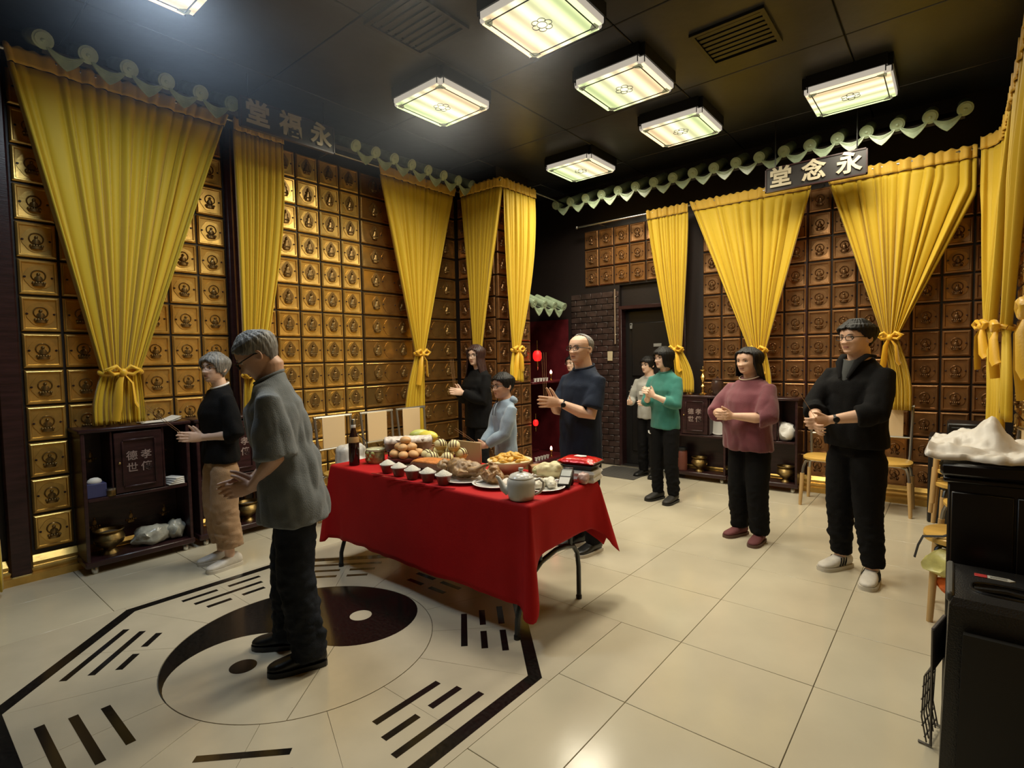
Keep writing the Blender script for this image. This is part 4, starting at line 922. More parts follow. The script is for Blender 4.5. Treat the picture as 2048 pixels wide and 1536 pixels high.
    if c.get('hair'):
        me = hairmesh(c['hair'], k); me.transform(HM); setmat(me, c.get('hairm', M_HAIRB)); o = obj('hair', me, t); solid(o, .006*k); o.modifiers['thickness'].offset = -1
    # ----- trousers -----
    tr = MB(); lw = c.get('leg', 1.0)
    pw = (.146 if fem else .144)*w; pd = (.088 if fem else .086)*dp
    el = lambda z, rx, ry, y=0, n=20: [T((rx*math.cos(a), y+ry*math.sin(a), z)) for a in [2*PI*j/n for j in range(n)]]
    tr.loft([el(.80, pw*.9, pd*.95), el(.86, pw*1.06, pd*1.06, -.01), el(.92, pw*1.0, pd, -.006), el(.985, pw*.86, pd*.85)])
    cuff = c.get('cuff', .075)
    for (hip, K, A, yaw), sg in zip(feetV, (-1, 1)):
        end = V((A.x, A.y-.008*s, cuff*s)); q = c.get('legs', (.098, .078, .068))
        tr.tube([hip+V((-sg*.012, 0, .02))*s, hip.lerp(K, .22), hip.lerp(K, .55), K, K.lerp(end, .5), end+V((0, 0, .05*s)), end], [q[0]*.62*s*lw, q[0]*.93*s*lw, (q[0]*.55+q[1]*.45)*s*lw, q[1]*s*lw, (q[1]+q[2])/2*s*lw, q[2]*1.03*s*lw, q[2]*s*lw], 18)
    me = remesh(tr, .011, 4); wrinkle(me, .012*c.get('wr', 1), 9, (1.3, 1.3, 2.0), c.get('seed', 0), lambda p: .3+.7*max(0, 1-abs(p[2]/s-.2)/.35)); me.name = 'trousers'; setmat(me, c['pants']); obj('trousers', me, t)
    # ----- top -----
    dip = lambda z, rx, ry, y: [T((rx*math.cos(a), y+ry*math.sin(a), z-.022*math.sin(a))) for a in [2*PI*j/20 for j in range(20)]]
    sh = MB(); hem = c.get('hem', .84); b = c.get('belly', 0); fl = c.get('flare', 1.0)
    cw = (.170 if fem else .178)*w; cd = (.108 if fem else .118)*dp; bust = .018 if fem else 0
    sh.loft([el(hem, cw*1.02*fl, cd*1.08*fl, b*.6), el(hem+.04, cw*1.03*fl, cd*1.08*fl, b*.8), el(1.0, cw*(.98+.5*b), cd*(1.05+b), b), el(1.10, cw*.97, cd*1.03, b*.8+bust*.4), el(1.22, cw*1.02, cd*1.05, .008+bust), el(1.29, cw*1.03, cd*.98, .006), el(1.33, sw*1.03, .088*dp, -.002), el(1.372, sw*.92, .078*dp, -.008), el(1.402, sw*.68, .070*dp, -.012), dip(1.418, max(sw*.48, nk*1.4), nk*1.36, -.010), dip(1.430, nk*1.22, nk*1.16, -.012)])
    sl = c.get('sleeve', 1.55); sr = c.get('sr', (.072, .066, .060))      # sleeve end: 1 = elbow, 2 = wrist
    for sg, S, E, Wp in arms:
        S0 = S+V((-sg*.04, 0, .0))*s; pts = [S0, S, S.lerp(E, .5)]; rr = [.040*s*aw, sr[0]*.72*s*aw, sr[0]*.98*s*aw]
        if sl <= 1: pts += [S.lerp(E, sl)]; rr += [sr[1]*1.08*s*aw]
        else:
            q = sl-1; pts += [E, E.lerp(Wp, q*.5), E.lerp(Wp, q*.93), E.lerp(Wp, q)]; rr += [sr[1]*s*aw, sr[1]*.97*s*aw, sr[2]*1.04*s*aw, sr[2]*s*aw]
        sh.tube(pts, rr, 16)
        if sl <= 1: pass
    me = remesh(sh, .0095, 5); wrinkle(me, .010*c.get('wr', 1), 8, (1, 1, .55), c.get('seed', 0)+5, lambda p: .35+.65*min(1, max(0, 1.42-p[2]/s)/.25))
    me.name = c.get('topname', 'shirt'); setmat(me, c['top']); obj(c.get('topname', 'shirt'), me, t)
    if c.get('collar'):
        m = MB(); rr = nk*1.27; m.tube([T((rr*math.cos(a), -.012+rr*.95*math.sin(a), 1.431-.022*math.sin(a))) for a in [2*PI*j/24 for j in range(25)]], .0075*s, 7); m.build('collar', c['collar'], t)
    # ----- shoes -----
    for (hip, K, A, yaw) in feetV:
        u, so = MB(), MB(); shoe(u, so, V((A.x, A.y, 0)), yaw, s*1.02*c.get('shoek', 1), c.get('high', 0)); o = obj('shoe', setmat(remesh(u, .006, 2), c['shoe']), t)
        obj('sole', so.mesh('sole', c.get('sole', M_BLACK)), o)
        if c.get('stripes'):
            st = MB(); M = Matrix.Translation(V((A.x, A.y, 0))) @ Matrix.Rotation(yaw, 4, 'Z')
            for sg in (-1, 1):
                for i in range(3): st.tube([M @ (V((sg*.047, .012+.022*i, .030))*s), M @ (V((sg*.0445, -.002+.022*i, .060))*s), M @ (V((sg*.036, -.012+.022*i, .080))*s)], .0048*s, 6, flat=.8)
            obj('stripe', st.mesh('stripe', M_BLACK), o)
        if c.get('laces'):
            st = MB(); M = Matrix.Translation(V((A.x, A.y, 0))) @ Matrix.Rotation(yaw, 4, 'Z')
            for i in range(5): z = .089-.009*i; y = .012+.018*i; st.tube([M @ (V((-.022, y, z-.006))*s), M @ (V((0, y+.004, z+.004))*s), M @ (V((.022, y, z-.006))*s)], .0028*s, 5)
            obj('laces', st.mesh('laces', c['laces']), o)
    if c.get('watch'):
        sg, S, E, Wp = arms[0] if c['watch'] == 'R' else arms[1]; d = (Wp-E).normalized(); m = MB(); p = Wp-d*.035*s
        m.tube([p-d*.011*s, p+d*.011*s], .0285*s*(.5+.5*aw), 16); sd = d.cross(V((0, 0, 1))).normalized()*(1 if sg > 0 else -1)
        o = c.get('watchdir', sd); m.lathe([(.0185*s, -.004), (.019*s, .006), (.016*s, .009)], (0, 0, 0), 16, 0, Matrix.Translation(p+o*.026*s) @ o.to_track_quat('Z', 'Y').to_matrix().to_4x4()); m.build('watch', M_BLACK, t)
    t['_s'] = s; return t, arms, s, HM, T, hc
def local_to_world(t, p): return Matrix.Translation(t.location) @ Matrix.Rotation(t.rotation_euler.z, 4, 'Z') @ V(p)
M_INC = mat('incense_stick', (.30, .16, .07), .7); M_ASH = mat('incense_tip', (.35, .32, .30), .8)
def incense(label, t, p, d, L=.33, n=3):
    q = thing('incense_sticks', label, 'incense'); a = local_to_world(t, p); q.location = a; d = Matrix.Rotation(t.rotation_euler.z, 3, 'Z') @ V(d).normalized(); sd = d.orthogonal().normalized()
    for i in range(n):
        o = sd*(.009*(i-(n-1)/2)); MB().tube([o-d*.06, o+d*L+o*.8], .0015, 6).build('stick', M_INC, q)
    return q
M_NAVY = mat('navy_cotton', (.012, .019, .038), .85, 0, .25, 220, .12, 12, spec=.25)
M_TEE = mat('grey_blue_cotton', (.135, .155, .17), .85, 0, .3, 200, .18, 10, sheen=.2)
M_BLKCOT = mat('black_cotton', (.0055, .0055, .0062), .9, 0, .3, 220, spec=.18)
M_JEANS = mat('dark_denim', (.011, .014, .020), .85, 0, .3, 260, .4, 9, spec=.2)
M_KHAKI = mat('khaki_twill', (.36, .225, .12), .85, 0, .3, 220, .1, 12, sheen=.1)
M_TEAL = mat('teal_jersey', (.030, .19, .155), .85, 0, .3, 220, .12, 10, sheen=.2)
M_MAROON = mat('maroon_jersey', (.175, .045, .062), .85, 0, .3, 220, .15, 10, sheen=.25)
M_HOOD = mat('blue_grey_fleece', (.27, .36, .46), .9, 0, .3, 200, .08, 10, sheen=.25)
M_LGREY = mat('light_grey_knit', (.36, .36, .33), .9, 0, .3, 200, sheen=.2)
M_SHOEW = mat('white_leather', (.66, .63, .57), .5, 0, .1, 60, .08, 30)
M_SHOEB = mat('black_leather', (.010, .010, .010), .35, 0, .1, 60)
M_SHOEM = mat('maroon_suede', (.15, .045, .050), .8, 0, .3, 100)
M_SOLEW = mat('pale_rubber', (.60, .56, .48), .6); M_GREYT = mat('charcoal_cotton', (.055, .06, .06), .85, 0, .2, 200)
PR = lambda x, y, z: dict(R=(x, y, z), L=(-x, y, z))

# 1 bowing man in front
c = dict(lean=13, look=(0, 34, 0), hoff=(-.012, .116), w=1.04, d=1.16, hem=.715, flare=1.16, sleeve=.96, sr=(.080, .088, .088), wr=1.5, seed=2, topname='shirt', top=M_TEE, collar=M_TEE, pants=M_JEANS, legs=(.102, .088, .082), cuff=.05, shoe=M_SHOEB, sole=M_BLACK,
         hair=dict(f=.078, s=.016, b=-.058, temple=.045, t=.010, open=1.0), hairm=M_HAIRG, brow=M_HAIRG, glasses=M_BLACK, skin=M_SKIN3, belly=.02, vox=.0045,
         R=(.045, .21, .905), L=(-.030, .20, .89), hdR=((-.28, 1, -.22), (-1, -.25, .1), (.1, .25, 1), .14, .55), hdL=((.28, 1, -.22), (1, -.25, .1), (-.1, .25, 1), .14, .55), poleR=(.6, -.7, -.7), poleL=(-.6, -.7, -.7), feet=((-.115, -.03, .12), (.12, .085, -.22)), high=-.004)
t, arms, s, *_ = person('grey-haired man in a baggy grey T-shirt bowing over clasped hands on the yin-yang floor', (-2.50, 1.335), 236, 1.685, c)
# 2 woman in khaki trousers
c = dict(fem=True, w=1.10, look=(26, -2, 0), hem=.83, sleeve=1.28, sr=(.070, .066, .060), seed=3, top=M_BLKCOT, topname='blouse', collar=M_WHITE, pants=M_KHAKI, legs=(.108, .100, .092), cuff=.16, shoe=M_SHOEW, sole=M_SOLEW, laces=M_WHITE,
         hair=dict(f=.062, s=-.035, b=-.075, temple=.020, t=.016, open=.85), hairm=M_HAIRG, glasses=M_HAIRR, skin=M_SKIN2, R=(.045, .145, 1.04), L=(-.040, .135, 1.04), hdR=((-.12, 1, .12), (-1, 0, 0), (0, -.1, 1), .05, .75), hdL=((.18, 1, .12), (1, 0, 0), (0, -.1, 1), .05, .75), feet=((-.09, 0, .10), (.10, -.01, -.15)))
t, arms, s, *_ = person('grey-haired woman in black blouse and khaki trousers beside the left wall cabinet', (-4.10, 1.62), 268, 1.56, c)
incense('dark incense sticks in the hands of the woman in khaki trousers', t, (0, .24, .985*1.0), (0, .75, .75), .30, 2)
# 3 woman with long hair
c = dict(fem=True, w=1.16, look=(20, 0, 0), hem=.76, sleeve=1.98, sr=(.072, .062, .05), seed=4, top=M_BLKCOT, topname='jacket', pants=M_BLKCOT, shoe=M_SHOEB,
         hair=dict(f=.075, s=-.24, b=-.27, temple=.055, t=.016, open=.62, long=True, flare=.45), hairm=M_HAIRR, glasses=M_BLACK, skin=M_SKIN2, R=(.04, .23, 1.16), L=(-.035, .23, 1.16), hdR=((-.15, 1, .2), (-1, 0, 0), (0, -.1, 1), .12, .75), hdL=((.15, 1, .2), (1, 0, 0), (0, -.1, 1), .12, .75))
t, arms, s, *_ = person('woman with long dark hair and glasses in a black jacket holding upright incense sticks', (-3.99, 4.24), 258, 1.63, c)
incense('thin incense sticks upright in the hands of the long-haired woman', t, (0, .30, 1.17), (0, .10, 1), .30, 3)
# 4 boy
c = dict(w=.94, look=(12, 2, 0), head=1.20, hem=.80, sleeve=1.90, sr=(.078, .070, .052), arm=1.0, seed=5, top=M_HOOD, topname='hoodie', pants=M_BLKCOT, shoe=M_SHOEB, hair=dict(f=.066, s=-.012, b=-.050, temple=.040, t=.013, open=.95), glasses=M_BLACK, skin=M_SKIN3,
         R=(.045, .25, .93), L=(-.035, .25, .93), hdR=((-.35, 1, .1), (-1, -.2, 0), (0, -.1, 1), .5, .3), hdL=((.35, 1, .1), (1, -.2, 0), (0, -.1, 1), .5, .3), hand=1.0)
t, arms, s, HM, T, hc = person('boy in a pale blue-grey hoodie and glasses behind the food table', (-2.98, 3.50), 244, 1.34, c)
m = MB(); m.tube([T((.088*math.cos(a), -.05-.045*math.sin(a), 1.425-.02*math.sin(a))) for a in [PI*(-.15+1.3*j/14) for j in range(15)]], [.02]+[.034*s*1.3]*13+[.02], 10, flat=.8); setmat(m.mesh('hood', M_HOOD), M_HOOD); m.build('hood', M_HOOD, t, ang=180)
m = MB()
for sg in (-1, 1): m.tube([T((sg*.03, .088, 1.40)), T((sg*.035, .125, 1.33)), T((sg*.038, .137, 1.25))], .005, 6)
m.build('drawstring', mat('grey_cord', (.12, .14, .17), .8), t)
incense('incense sticks slanting from the hands of the boy in the hoodie', t, (0, .25, .745), (-.05, .85, .62), .26, 2)
# 5 bald man
c = dict(w=1.08, d=1.12, look=(12, -3, 0), hem=.70, flare=1.0, sleeve=.80, sr=(.066, .070, .068), arm=1.12, seed=6, top=M_NAVY, collar=M_NAVY, pants=M_BLKCOT, shoe=M_SHOEB, sole=M_SOLEW, belly=.03, neck=1.1, fat=.003,
         hair=dict(f=.112, s=.0, b=-.055, temple=.105, t=.003, open=1.35), hairm=M_HAIRG, glasses=M_BLACK, skin=M_SKIN, vox=.0045, R=(.03, .27, 1.17), L=(-.045, .265, 1.17), hdR=((-.20, 1, .10), (-1, -.05, 0), (0, -.1, 1), .03, 1.0), hdL=((.22, 1, .10), (1, 0, 0), (0, -.1, 1), .03, 1.0), poleR=(.5, -.3, -1), poleL=(-.5, -.3, -1), watch='L', spread=.08, hand=1.06)
t, arms, s, *_ = person('bald man with glasses and navy T-shirt, palms together, behind the table end', (-2.17, 3.46), 252, 1.66, c)
incense('incense sticks rising from the hands of the bald man', t, (-.01, .36, 1.23), (0, .02, 1), .28, 3)
# 6 woman in teal
c = dict(fem=True, w=.98, look=(-14, 0, 0), hem=.80, sleeve=1.55, sr=(.066, .064, .056), seed=7, top=M_TEAL, topname='sweater', collar=M_TEAL, pants=M_BLKCOT, legs=(.095, .076, .062), shoe=mat('dark_grey_rubber', (.03, .028, .025), .6), hair=dict(f=.050, s=-.10, b=-.115, temple=.03, t=.017, open=.72, long=True), glasses=M_HAIRR, skin=M_SKIN2,
         R=(.05, .225, 1.155), L=(-.035, .235, 1.17), hdR=((-.35, .8, .7), (-1, -.2, 0), (0, -.5, 1), .35, .5), hdL=((.40, .8, .6), (1, -.2, 0), (0, -.5, 1), .3, .5))
t, arms, s, HM, T, hc = person('woman with bobbed black hair in a teal sweater with hands clasped, near the black door', (-2.235, 5.10), 258, 1.565, c)
MB().tube([T((.10, .125, .745)), T((.13, .108, .75)), T((.15, .085, .77))], .008, 6, flat=.5).build('trouser_logo', M_WHITE, t)
# 7 woman in maroon
c = dict(fem=True, w=1.32, d=1.38, hs=(1.18, 1.08, .92), look=(0, 2, 0), hem=.80, flare=1.0, sleeve=1.18, sr=(.078, .078, .072), arm=1.12, seed=8, top=M_MAROON, topname='sweater', collar=M_MAROON, pants=M_BLKCOT, legs=(.112, .092, .078), shoe=M_SHOEM, sole=mat('brown_rubber', (.12, .07, .05), .7), laces=M_MAROON, hair=dict(f=.086, s=-.14, b=-.22, temple=.066, t=.016, open=1.05, long=True, flare=.35), skin=M_SKIN, fat=.006, neck=1.15, belly=.045,
         R=(.05, .27, 1.135), L=(-.04, .27, 1.11), hdR=((-.65, .9, -.15), (-.8, -.5, .2), (.2, 0, 1), .35, .4), hdL=((.5, 1, .05), (1, -.3, 0), (0, 0, 1), .42, .4), poleR=(1, -.2, -.75), poleL=(-1, -.2, -.75), feet=((-.11, .02, .30), (.115, -.01, -.05)))
t, arms, s, HM, T, hc = person('woman with long black hair in a maroon sweater rubbing her hands together', (-1.235, 4.43), 248, 1.535, c)
MB().tube([T((.088*math.cos(a), .0+.088*math.sin(a), 1.438-.030*math.sin(a))) for a in [2*PI*j/28 for j in range(29)]], .0045, 6).build('necklace', mat('pearl', (.6, .5, .38), .3), t)
# 8 man in black
c = dict(w=1.13, d=1.15, hs=(1.12, 1.05, .91), shw=.93, look=(-2, 0, 0), hem=.86, sleeve=1.42, sr=(.076, .072, .066), arm=1.08, seed=9, top=M_BLKCOT, topname='jacket', pants=M_BLKCOT, legs=(.112, .086, .066), cuff=.10, shoe=M_SHOEW, sole=M_SOLEW, stripes=True, laces=M_WHITE, fat=.003, neck=1.08, vox=.0045, hair=dict(f=.068, s=.006, b=-.065, temple=.044, t=.021, open=1.0), glasses=M_BLACK, skin=M_SKIN, belly=.02,
         R=(.03, .33, 1.03), L=(-.055, .32, 1.055), hdR=((-.7, .8, -.35), (-.7, -.6, .2), (.3, 0, 1), .4, .4), hdL=((.45, 1, -.25), (1, -.3, 0), (.1, .2, 1), .45, .4), poleR=(1, -.2, -.8), poleL=(-1, -.2, -.8), watch='L', feet=((-.135, .03, .45), (.115, -.01, -.05)), stance=.12)
t, arms, s, HM, T, hc = person('man in black jacket, black joggers and white striped sneakers at right', (-.485, 4.13), 240, 1.695, c)
m = MB(); m.loft([[T((x*q, y, z)) for x, y, z in ((-1, .066, 1.436), (-.5, .088, 1.425), (0, .094, 1.42), (.5, .088, 1.425), (1, .066, 1.436))]+[T((x*q, y-.02, z)) for x, y, z in ((1, .066, 1.436), (.5, .088, 1.425), (0, .094, 1.42), (-.5, .088, 1.425), (-1, .066, 1.436))] for q in (.06,)]+[[T((x*.035, y, z)) for x, y, z in ((-1, .11, 1.35), (-.5, .121, 1.345), (0, .125, 1.34), (.5, .121, 1.345), (1, .11, 1.35))]+[T((x*.035, y-.02, z)) for x, y, z in ((1, .11, 1.35), (.5, .121, 1.345), (0, .125, 1.34), (-.5, .121, 1.345), (-1, .11, 1.35))], [T((x*.004, .133-.02*(j > 4), 1.26)) for j, x in enumerate((-1, -.5, 0, .5, 1, 1, .5, 0, -.5, -1))]]); m.build('undershirt', M_GREYT, t)
for sg in (-1, 1): MB().tube([T((sg*.075, -.045, 1.45)), T((sg*.082, .03, 1.455)), T((sg*.062, .090, 1.415)), T((sg*.025, .133, 1.31))], [.018, .024, .026, .010], 8, flat=.5).build('collar', M_BLKCOT, t)
incense('dark incense stick slanting up from the hands of the man in black', t, (.0, .36, 1.05), (.45, .25, .85), .26, 1)
# 9 person in grey sweater by the door
c = dict(w=.98, look=(-10, 0, 0), hem=.82, sleeve=1.9, sr=(.068, .062, .05), seed=10, top=M_LGREY, topname='sweater', pants=M_BLKCOT, shoe=M_SHOEB, hair=dict(f=.05, s=-.03, b=-.07, temple=.03, t=.016, open=.85), glasses=M_BLACK, skin=M_SKIN2, R=(.13, .25, 1.05), L=(-.13, .25, 1.05), vox=.006)
t, arms, s, HM, T, hc = person('person in a light grey sweater and glasses half hidden behind the woman in teal', (-2.84, 6.02), 262, 1.47, c)
MB().cbox((0, 0, 0), (.16, .012, .045), .005, 0, Matrix.Translation(T((-.02, .132, 1.18)))).build('sweater_patch', M_WHITE, t)
# 10 hidden woman
c = dict(fem=True, w=1.0, look=(-4, 0, 0), hem=.8, sleeve=1.9, seed=11, top=M_BLKCOT, topname='jacket', pants=M_BLKCOT, shoe=M_SHOEB, hair=dict(f=.07, s=-.05, b=-.09, temple=.04, t=.014, open=.8), glasses=M_STEEL, skin=M_SKIN2, R=(.04, .26, 1.05), L=(-.04, .26, 1.05), vox=.006)
person('woman whose face shows behind the shoulder of the bald man', (-3.72, 5.72), 268, 1.50, c)
# ================= OFFERING TABLE =================
TX0, TX1, TY0, TY1, TZ = -3.475, -1.645, 2.105, 2.80, .725
t = thing('folding_table', 'folding table with dark metal legs under the red cloth', 'table', ((TX0+TX1)/2, (TY0+TY1)/2, 0)); ox, oy = (TX0+TX1)/2, (TY0+TY1)/2
MB().cbox((0, 0, TZ-.022), (TX1-TX0-.01, TY1-TY0-.01, .035), .008).build('tabletop', M_GUN, t)
for sx in (-1, 1):
    x = sx*.815; l = MB()
    for y in (-.13, .17):
        l.tube([(x, y, TZ-.035), (x, y, .36)], .0135, 10)
    l.tube([(x, -.17, .50), (x, .21, .50)], .011, 8); 
    p = [(-.34, 0), (-.335, .10), (-.30, .20), (-.22, .29), (-.12, .345), (.02, .37), (.12, .365), (.20, .345), (.245, .29), (.26, .20), (.26, .0)]
    l.tube([(x, y, z) for y, z in p], .0145, 10); l.build('leg', M_GUN, t)
    MB().tube([(x, 0, .40), (x-sx*.34, 0, TZ-.035)], .009, 8).build('brace', M_GUN, t)
    for y in (-.34, .26): MB().lathe([(.018, 0), (.018, .02), (.015, .025)], (x, y, 0), 10).build('foot_cap', M_BLACK, t)
# tablecloth: top plus hanging skirt following the rectangle outline
def outline(d, n=150):
    """perimeter samples (x, y, nx, ny, arc fraction)"""
    r = .02; x0, x1, y0, y1 = TX0+r, TX1-r, TY0+r, TY1-r; pts = []
    segs = [((x0, y0), (x1, y0), (0, -1)), ((x1, y0), (x1, y1), (1, 0)), ((x1, y1), (x0, y1), (0, 1)), ((x0, y1), (x0, y0), (-1, 0))]
    for i, (a, b, nn) in enumerate(segs):
        m = 64 if i % 2 == 0 else 30
        for j in range(m+1):
            q = j/m; pts.append((a[0]+(b[0]-a[0])*q, a[1]+(b[1]-a[1])*q, nn[0], nn[1], i+q))
        n2 = segs[(i+1) % 4][2]
        for j in range(1, 10):
            q = j/10*PI/2; c, s = math.cos(q), math.sin(q); nx, ny = nn[0]*c+n2[0]*s, nn[1]*c+n2[1]*s; pts.append((b[0], b[1], nx, ny, i+1+(j/10-.5)*.0001))
    return pts
def hem(x, y, nx, ny):
    c = max(0, abs(nx*ny)*2)**1.2; fx = (x-TX0)/(TX1-TX0)
    if ny < 0 and abs(nx) < .7: h = .205-.02*fx+.012*noise.noise(Vector((x*9, 0, 1)))+.02*max(0, noise.noise(Vector((x*3, 4, 1))))
    elif nx > 0: h = .455+.02*(y-TY0)
    elif ny > 0: h = .40
    else: h = .26
    low = .155 if (ny < 0 and nx > 0) else (.285 if nx > 0 else .17)
    # the cloth hangs lower within 12 cm of a corner
    dx = min(x-TX0, TX1-x); dy = min(y-TY0, TY1-y)
    if c < .02:
        e = dx if abs(ny) > .5 else dy; k = max(0, 1-e/.16)**2
        if (abs(ny) > .5 and (x > ox)) or nx > .5: h = h+(low-h)*k*.55
        return h
    return h+(low-h)*(.55+.45*c)
rows = []; P = outline(0); r = .02
for q in range(6):
    a = q/5*PI/2; rows.append([Vector((x+nx*r*math.sin(a), y+ny*r*math.sin(a), TZ+.002-r+r*math.cos(a))) for x, y, nx, ny, s in P])
NR = 18
for q in range(1, NR+1):
    row = []
    for x, y, nx, ny, s in P:
        hz = hem(x, y, nx, ny); z = TZ-r-(TZ-r-hz)*q/NR; v = (TZ-z)/.55; c = max(0, abs(nx*ny)*2)
        dx = min(x-TX0, TX1-x); dy = min(y-TY0, TY1-y); e = dx if abs(ny) > .5 else dy; near = max(0, 1-e/.22) if c < .02 else 1
        o = r+.012*v+v*(.05*c+.030*near*math.sin(e*34+1.2)+.010*math.sin(x*6.5+y*5)*math.sin(s*2.2))
        if ny > .3 or (nx > .7 and y > oy): o += .07*v*near
        row.append(Vector((x+nx*o, y+ny*o, z)))
    rows.append(row)
mb = MB(); mb.loft(rows, 0, (False, False)); n = len(P)
mb.f.append(tuple(range(n))); mb.m.append(0)
M_CLOTH = mat('red_tablecloth', (.43, .008, .010), .7, 0, .15, 300, .06, 6, spec=.2)
t = thing('tablecloth', 'red cloth draped over the offering table', 'tablecloth', (ox, oy, TZ)); solid(mb.build('cloth', M_CLOTH, t, (ox, oy, TZ), ang=60), .002)
Z0 = TZ+.0035
# ---- five cups of rice with red chopsticks
M_CUP = mat('thin_red_brown_cup', (.20, .075, .06), .3); M_RICE = mat('white_rice', (.78, .75, .66), .7, 0, .8, 260)
CUPS = [(-2.885, 2.175), (-2.745, 2.158), (-2.605, 2.152), (-2.470, 2.160), (-2.335, 2.165)]
ORD = ['first', 'second', 'third', 'fourth', 'fifth']
cup_p = None
for i, (x, y) in enumerate(CUPS):
    lb = f'cup heaped with white rice, {ORD[i]} from the left along the front of the red table'
    if not cup_p:
        t = cup_p = thing('rice_cup', lb, 'cup', (x, y, Z0), 0, 'rice cups in a row on the red cloth')
        MB().lathe([(0, 0), (.030, 0), (.033, .004), (.047, .052), (.050, .058), (.0465, .058), (.030, .01), (0, .01)], (0, 0, 0), 24).build('cup', M_CUP, t); MB().lathe([(.0465, .054), (.0515, .056), (.0515, .061), (.0465, .061)], (0, 0, 0), 24, 0, None, (False, False)).build('rim', M_WHITEPLATE, t)
        mb = MB(); R = []
        for j in range(7):
            q = j/6; R.append([Vector(((.046*(1-q**1.6)+.002)*math.cos(a)*(1+.10*noise.noise(Vector((math.cos(a)*2, math.sin(a)*2, q*4)))), (.046*(1-q**1.6)+.002)*math.sin(a), .054+.036*q+.003*noise.noise(Vector((a*3, q*6, 1))))) for a in [2*PI*k/20 for k in range(20)]])
        mb.loft(R); tag(mb.build('rice', M_RICE, t, ang=80), kind='stuff')
    else: dup(cup_p, (x, y, Z0), .7*i, lb)
M_CHOP = mat('red_lacquer_stick', (.50, .02, .03), .3)
for i, (x, y) in enumerate(CUPS):
    t = thing('chopsticks', f'pair of red chopsticks in front of the {ORD[i]} rice cup from the left', 'chopsticks', (x+.03, y-.062, Z0+.003), .20 if i == 4 else .12, 'red chopsticks laid on the table')
    for s in (-1, 1): MB().tube([(-.10, s*.0055, 0), (.11, s*.004, 0)], [.0035, .002], 8).build('stick', M_CHOP, t)
def plate(label, x, y, r, z=Z0, gold=True):
    t = thing('plate', label, 'plate', (x, y, z), 0, 'white plates of offerings on the red table'); MB().lathe([(0, 0), (r*.6, 0), (r*.66, .006), (r*.97, .017), (r, .020), (r*.97, .022), (r*.66, .011), (0, .008)], (0, 0, 0), 36).build('dish', M_WHITEPLATE, t)
    MB().lathe([(r*.86, .0178), (r*.90, .0192), (r*.90, .0205), (r*.86, .0190)], (0, 0, 0), 36, 0, None, (False, False)).build('rim_line', mat('plate_rim_brown', (.22, .13, .07), .3), t); return t
# ---- buns
plate('white plate under the pile of brown buns', -3.0, 2.40, .155)
lathed('bun_basket', 'dark red bowl holding the pile of brown buns', 'bowl', (-2.97, 2.40, Z0+.0225), [(0, 0), (.07, 0), (.12, .035), (.125, .04), (.118, .04), (.065, .008), (0, .008)], mat('dark_red_bowl', (.12, .025, .018), .4), 28, None, 'bowl', [('rim', [(.121, .038), (.128, .040), (.128, .045), (.121, .043)], MATS['dark_red_bowl'])])
M_BUN = mat('baked_bun', (.62, .36, .15), .55, 0, .1, 40, .2, 14)
bun_me = MB().ell((0, 0, 0), (.042, .034, .027), 0, None, 18, 12).mesh('bun', M_BUN, ang=180)
BN = []
for i in range(7): a = 2*PI*i/7; BN.append((.082*math.cos(a), .082*math.sin(a), .067, a))
for i in range(4): a = 2*PI*i/4+.4; BN.append((.043*math.cos(a), .043*math.sin(a), .112, a+.6))
BN.append((0, 0, .158, .3)); WHERE = ['at the right rim', 'right of the middle at the back', 'at the back', 'at the left rear', 'at the left rim', 'front left', 'front right', 'upper layer right', 'upper layer back', 'upper layer left', 'upper layer front', 'on the very top']
for i, (x, y, z, a) in enumerate(BN):
    o = obj('bun', bun_me, None, (-2.97+x, 2.40+y, Z0+.0225+z)); o.rotation_euler = (.25*math.sin(i*2), .25*math.cos(i*3), a); tag(o, f'oval brown bun in the dark bowl, {WHERE[i]}', 'bun', 'brown buns piled in a bowl')
# ---- striped cakes
M_CAKE = mat('pale_cake', (.80, .72, .38), .5, 0, .1, 40, .08, 14); M_CHOC = mat('dark_stripe', (.10, .045, .02), .5); M_FOIL = mat('gold_paper_cup', (.55, .38, .13), .4, .3)
bx = thing('cake_box', 'open cardboard box behind the striped round cakes', 'box', (-2.72, 2.70, Z0)); M_CARD = mat('pale_cardboard', (.42, .30, .15), .7)
MB().cbox((0, .05, .075), (.30, .012, .15), .003).build('back_flap', M_CARD, bx); MB().cbox((-.02, -.16, .0165), (.36, .25, .033), .003).build('tray', M_CARD, bx)
def cake(label, loc, first=[None]):
    if first[0] is None:
        t = first[0] = thing('striped_cake', label, 'cake', loc, 0, 'round pale cakes with dark stripes'); MB().ell((0, 0, .040), (.045, .043, .038), 0, None, 18, 12).build('cake', M_CAKE, t)
        for s in (-1, 0, 1):
            MB().tube([(.0455*math.cos(a)*math.cos(s*.42), .045*math.sin(s*.42), .040+.0385*math.sin(a)*math.cos(s*.42)) for a in [PI*(-.05+1.1*j/16) for j in range(17)]], .0032, 6).build('stripe', M_CHOC, t)
        MB().lathe([(0, 0), (.030, 0), (.046, .026), (.044, .026), (.028, .003), (0, .003)], (0, 0, 0), 20).build('paper_cup', M_FOIL, t)
        return t
    return dup(first[0], loc, random.uniform(-1, 1), label)
CKZ = .035
CK = [(-2.86, 2.50, .0, 'front left'), (-2.76, 2.46, 0, 'front middle'), (-2.655, 2.50, 0, 'front right'), (-2.83, 2.59, 0.02, 'back left'), (-2.73, 2.58, .02, 'back middle'), (-2.62, 2.60, .02, 'back right'), (-2.755, 2.535, .078, 'top of the heap'), (-2.655, 2.565, .075, 'upper right')]
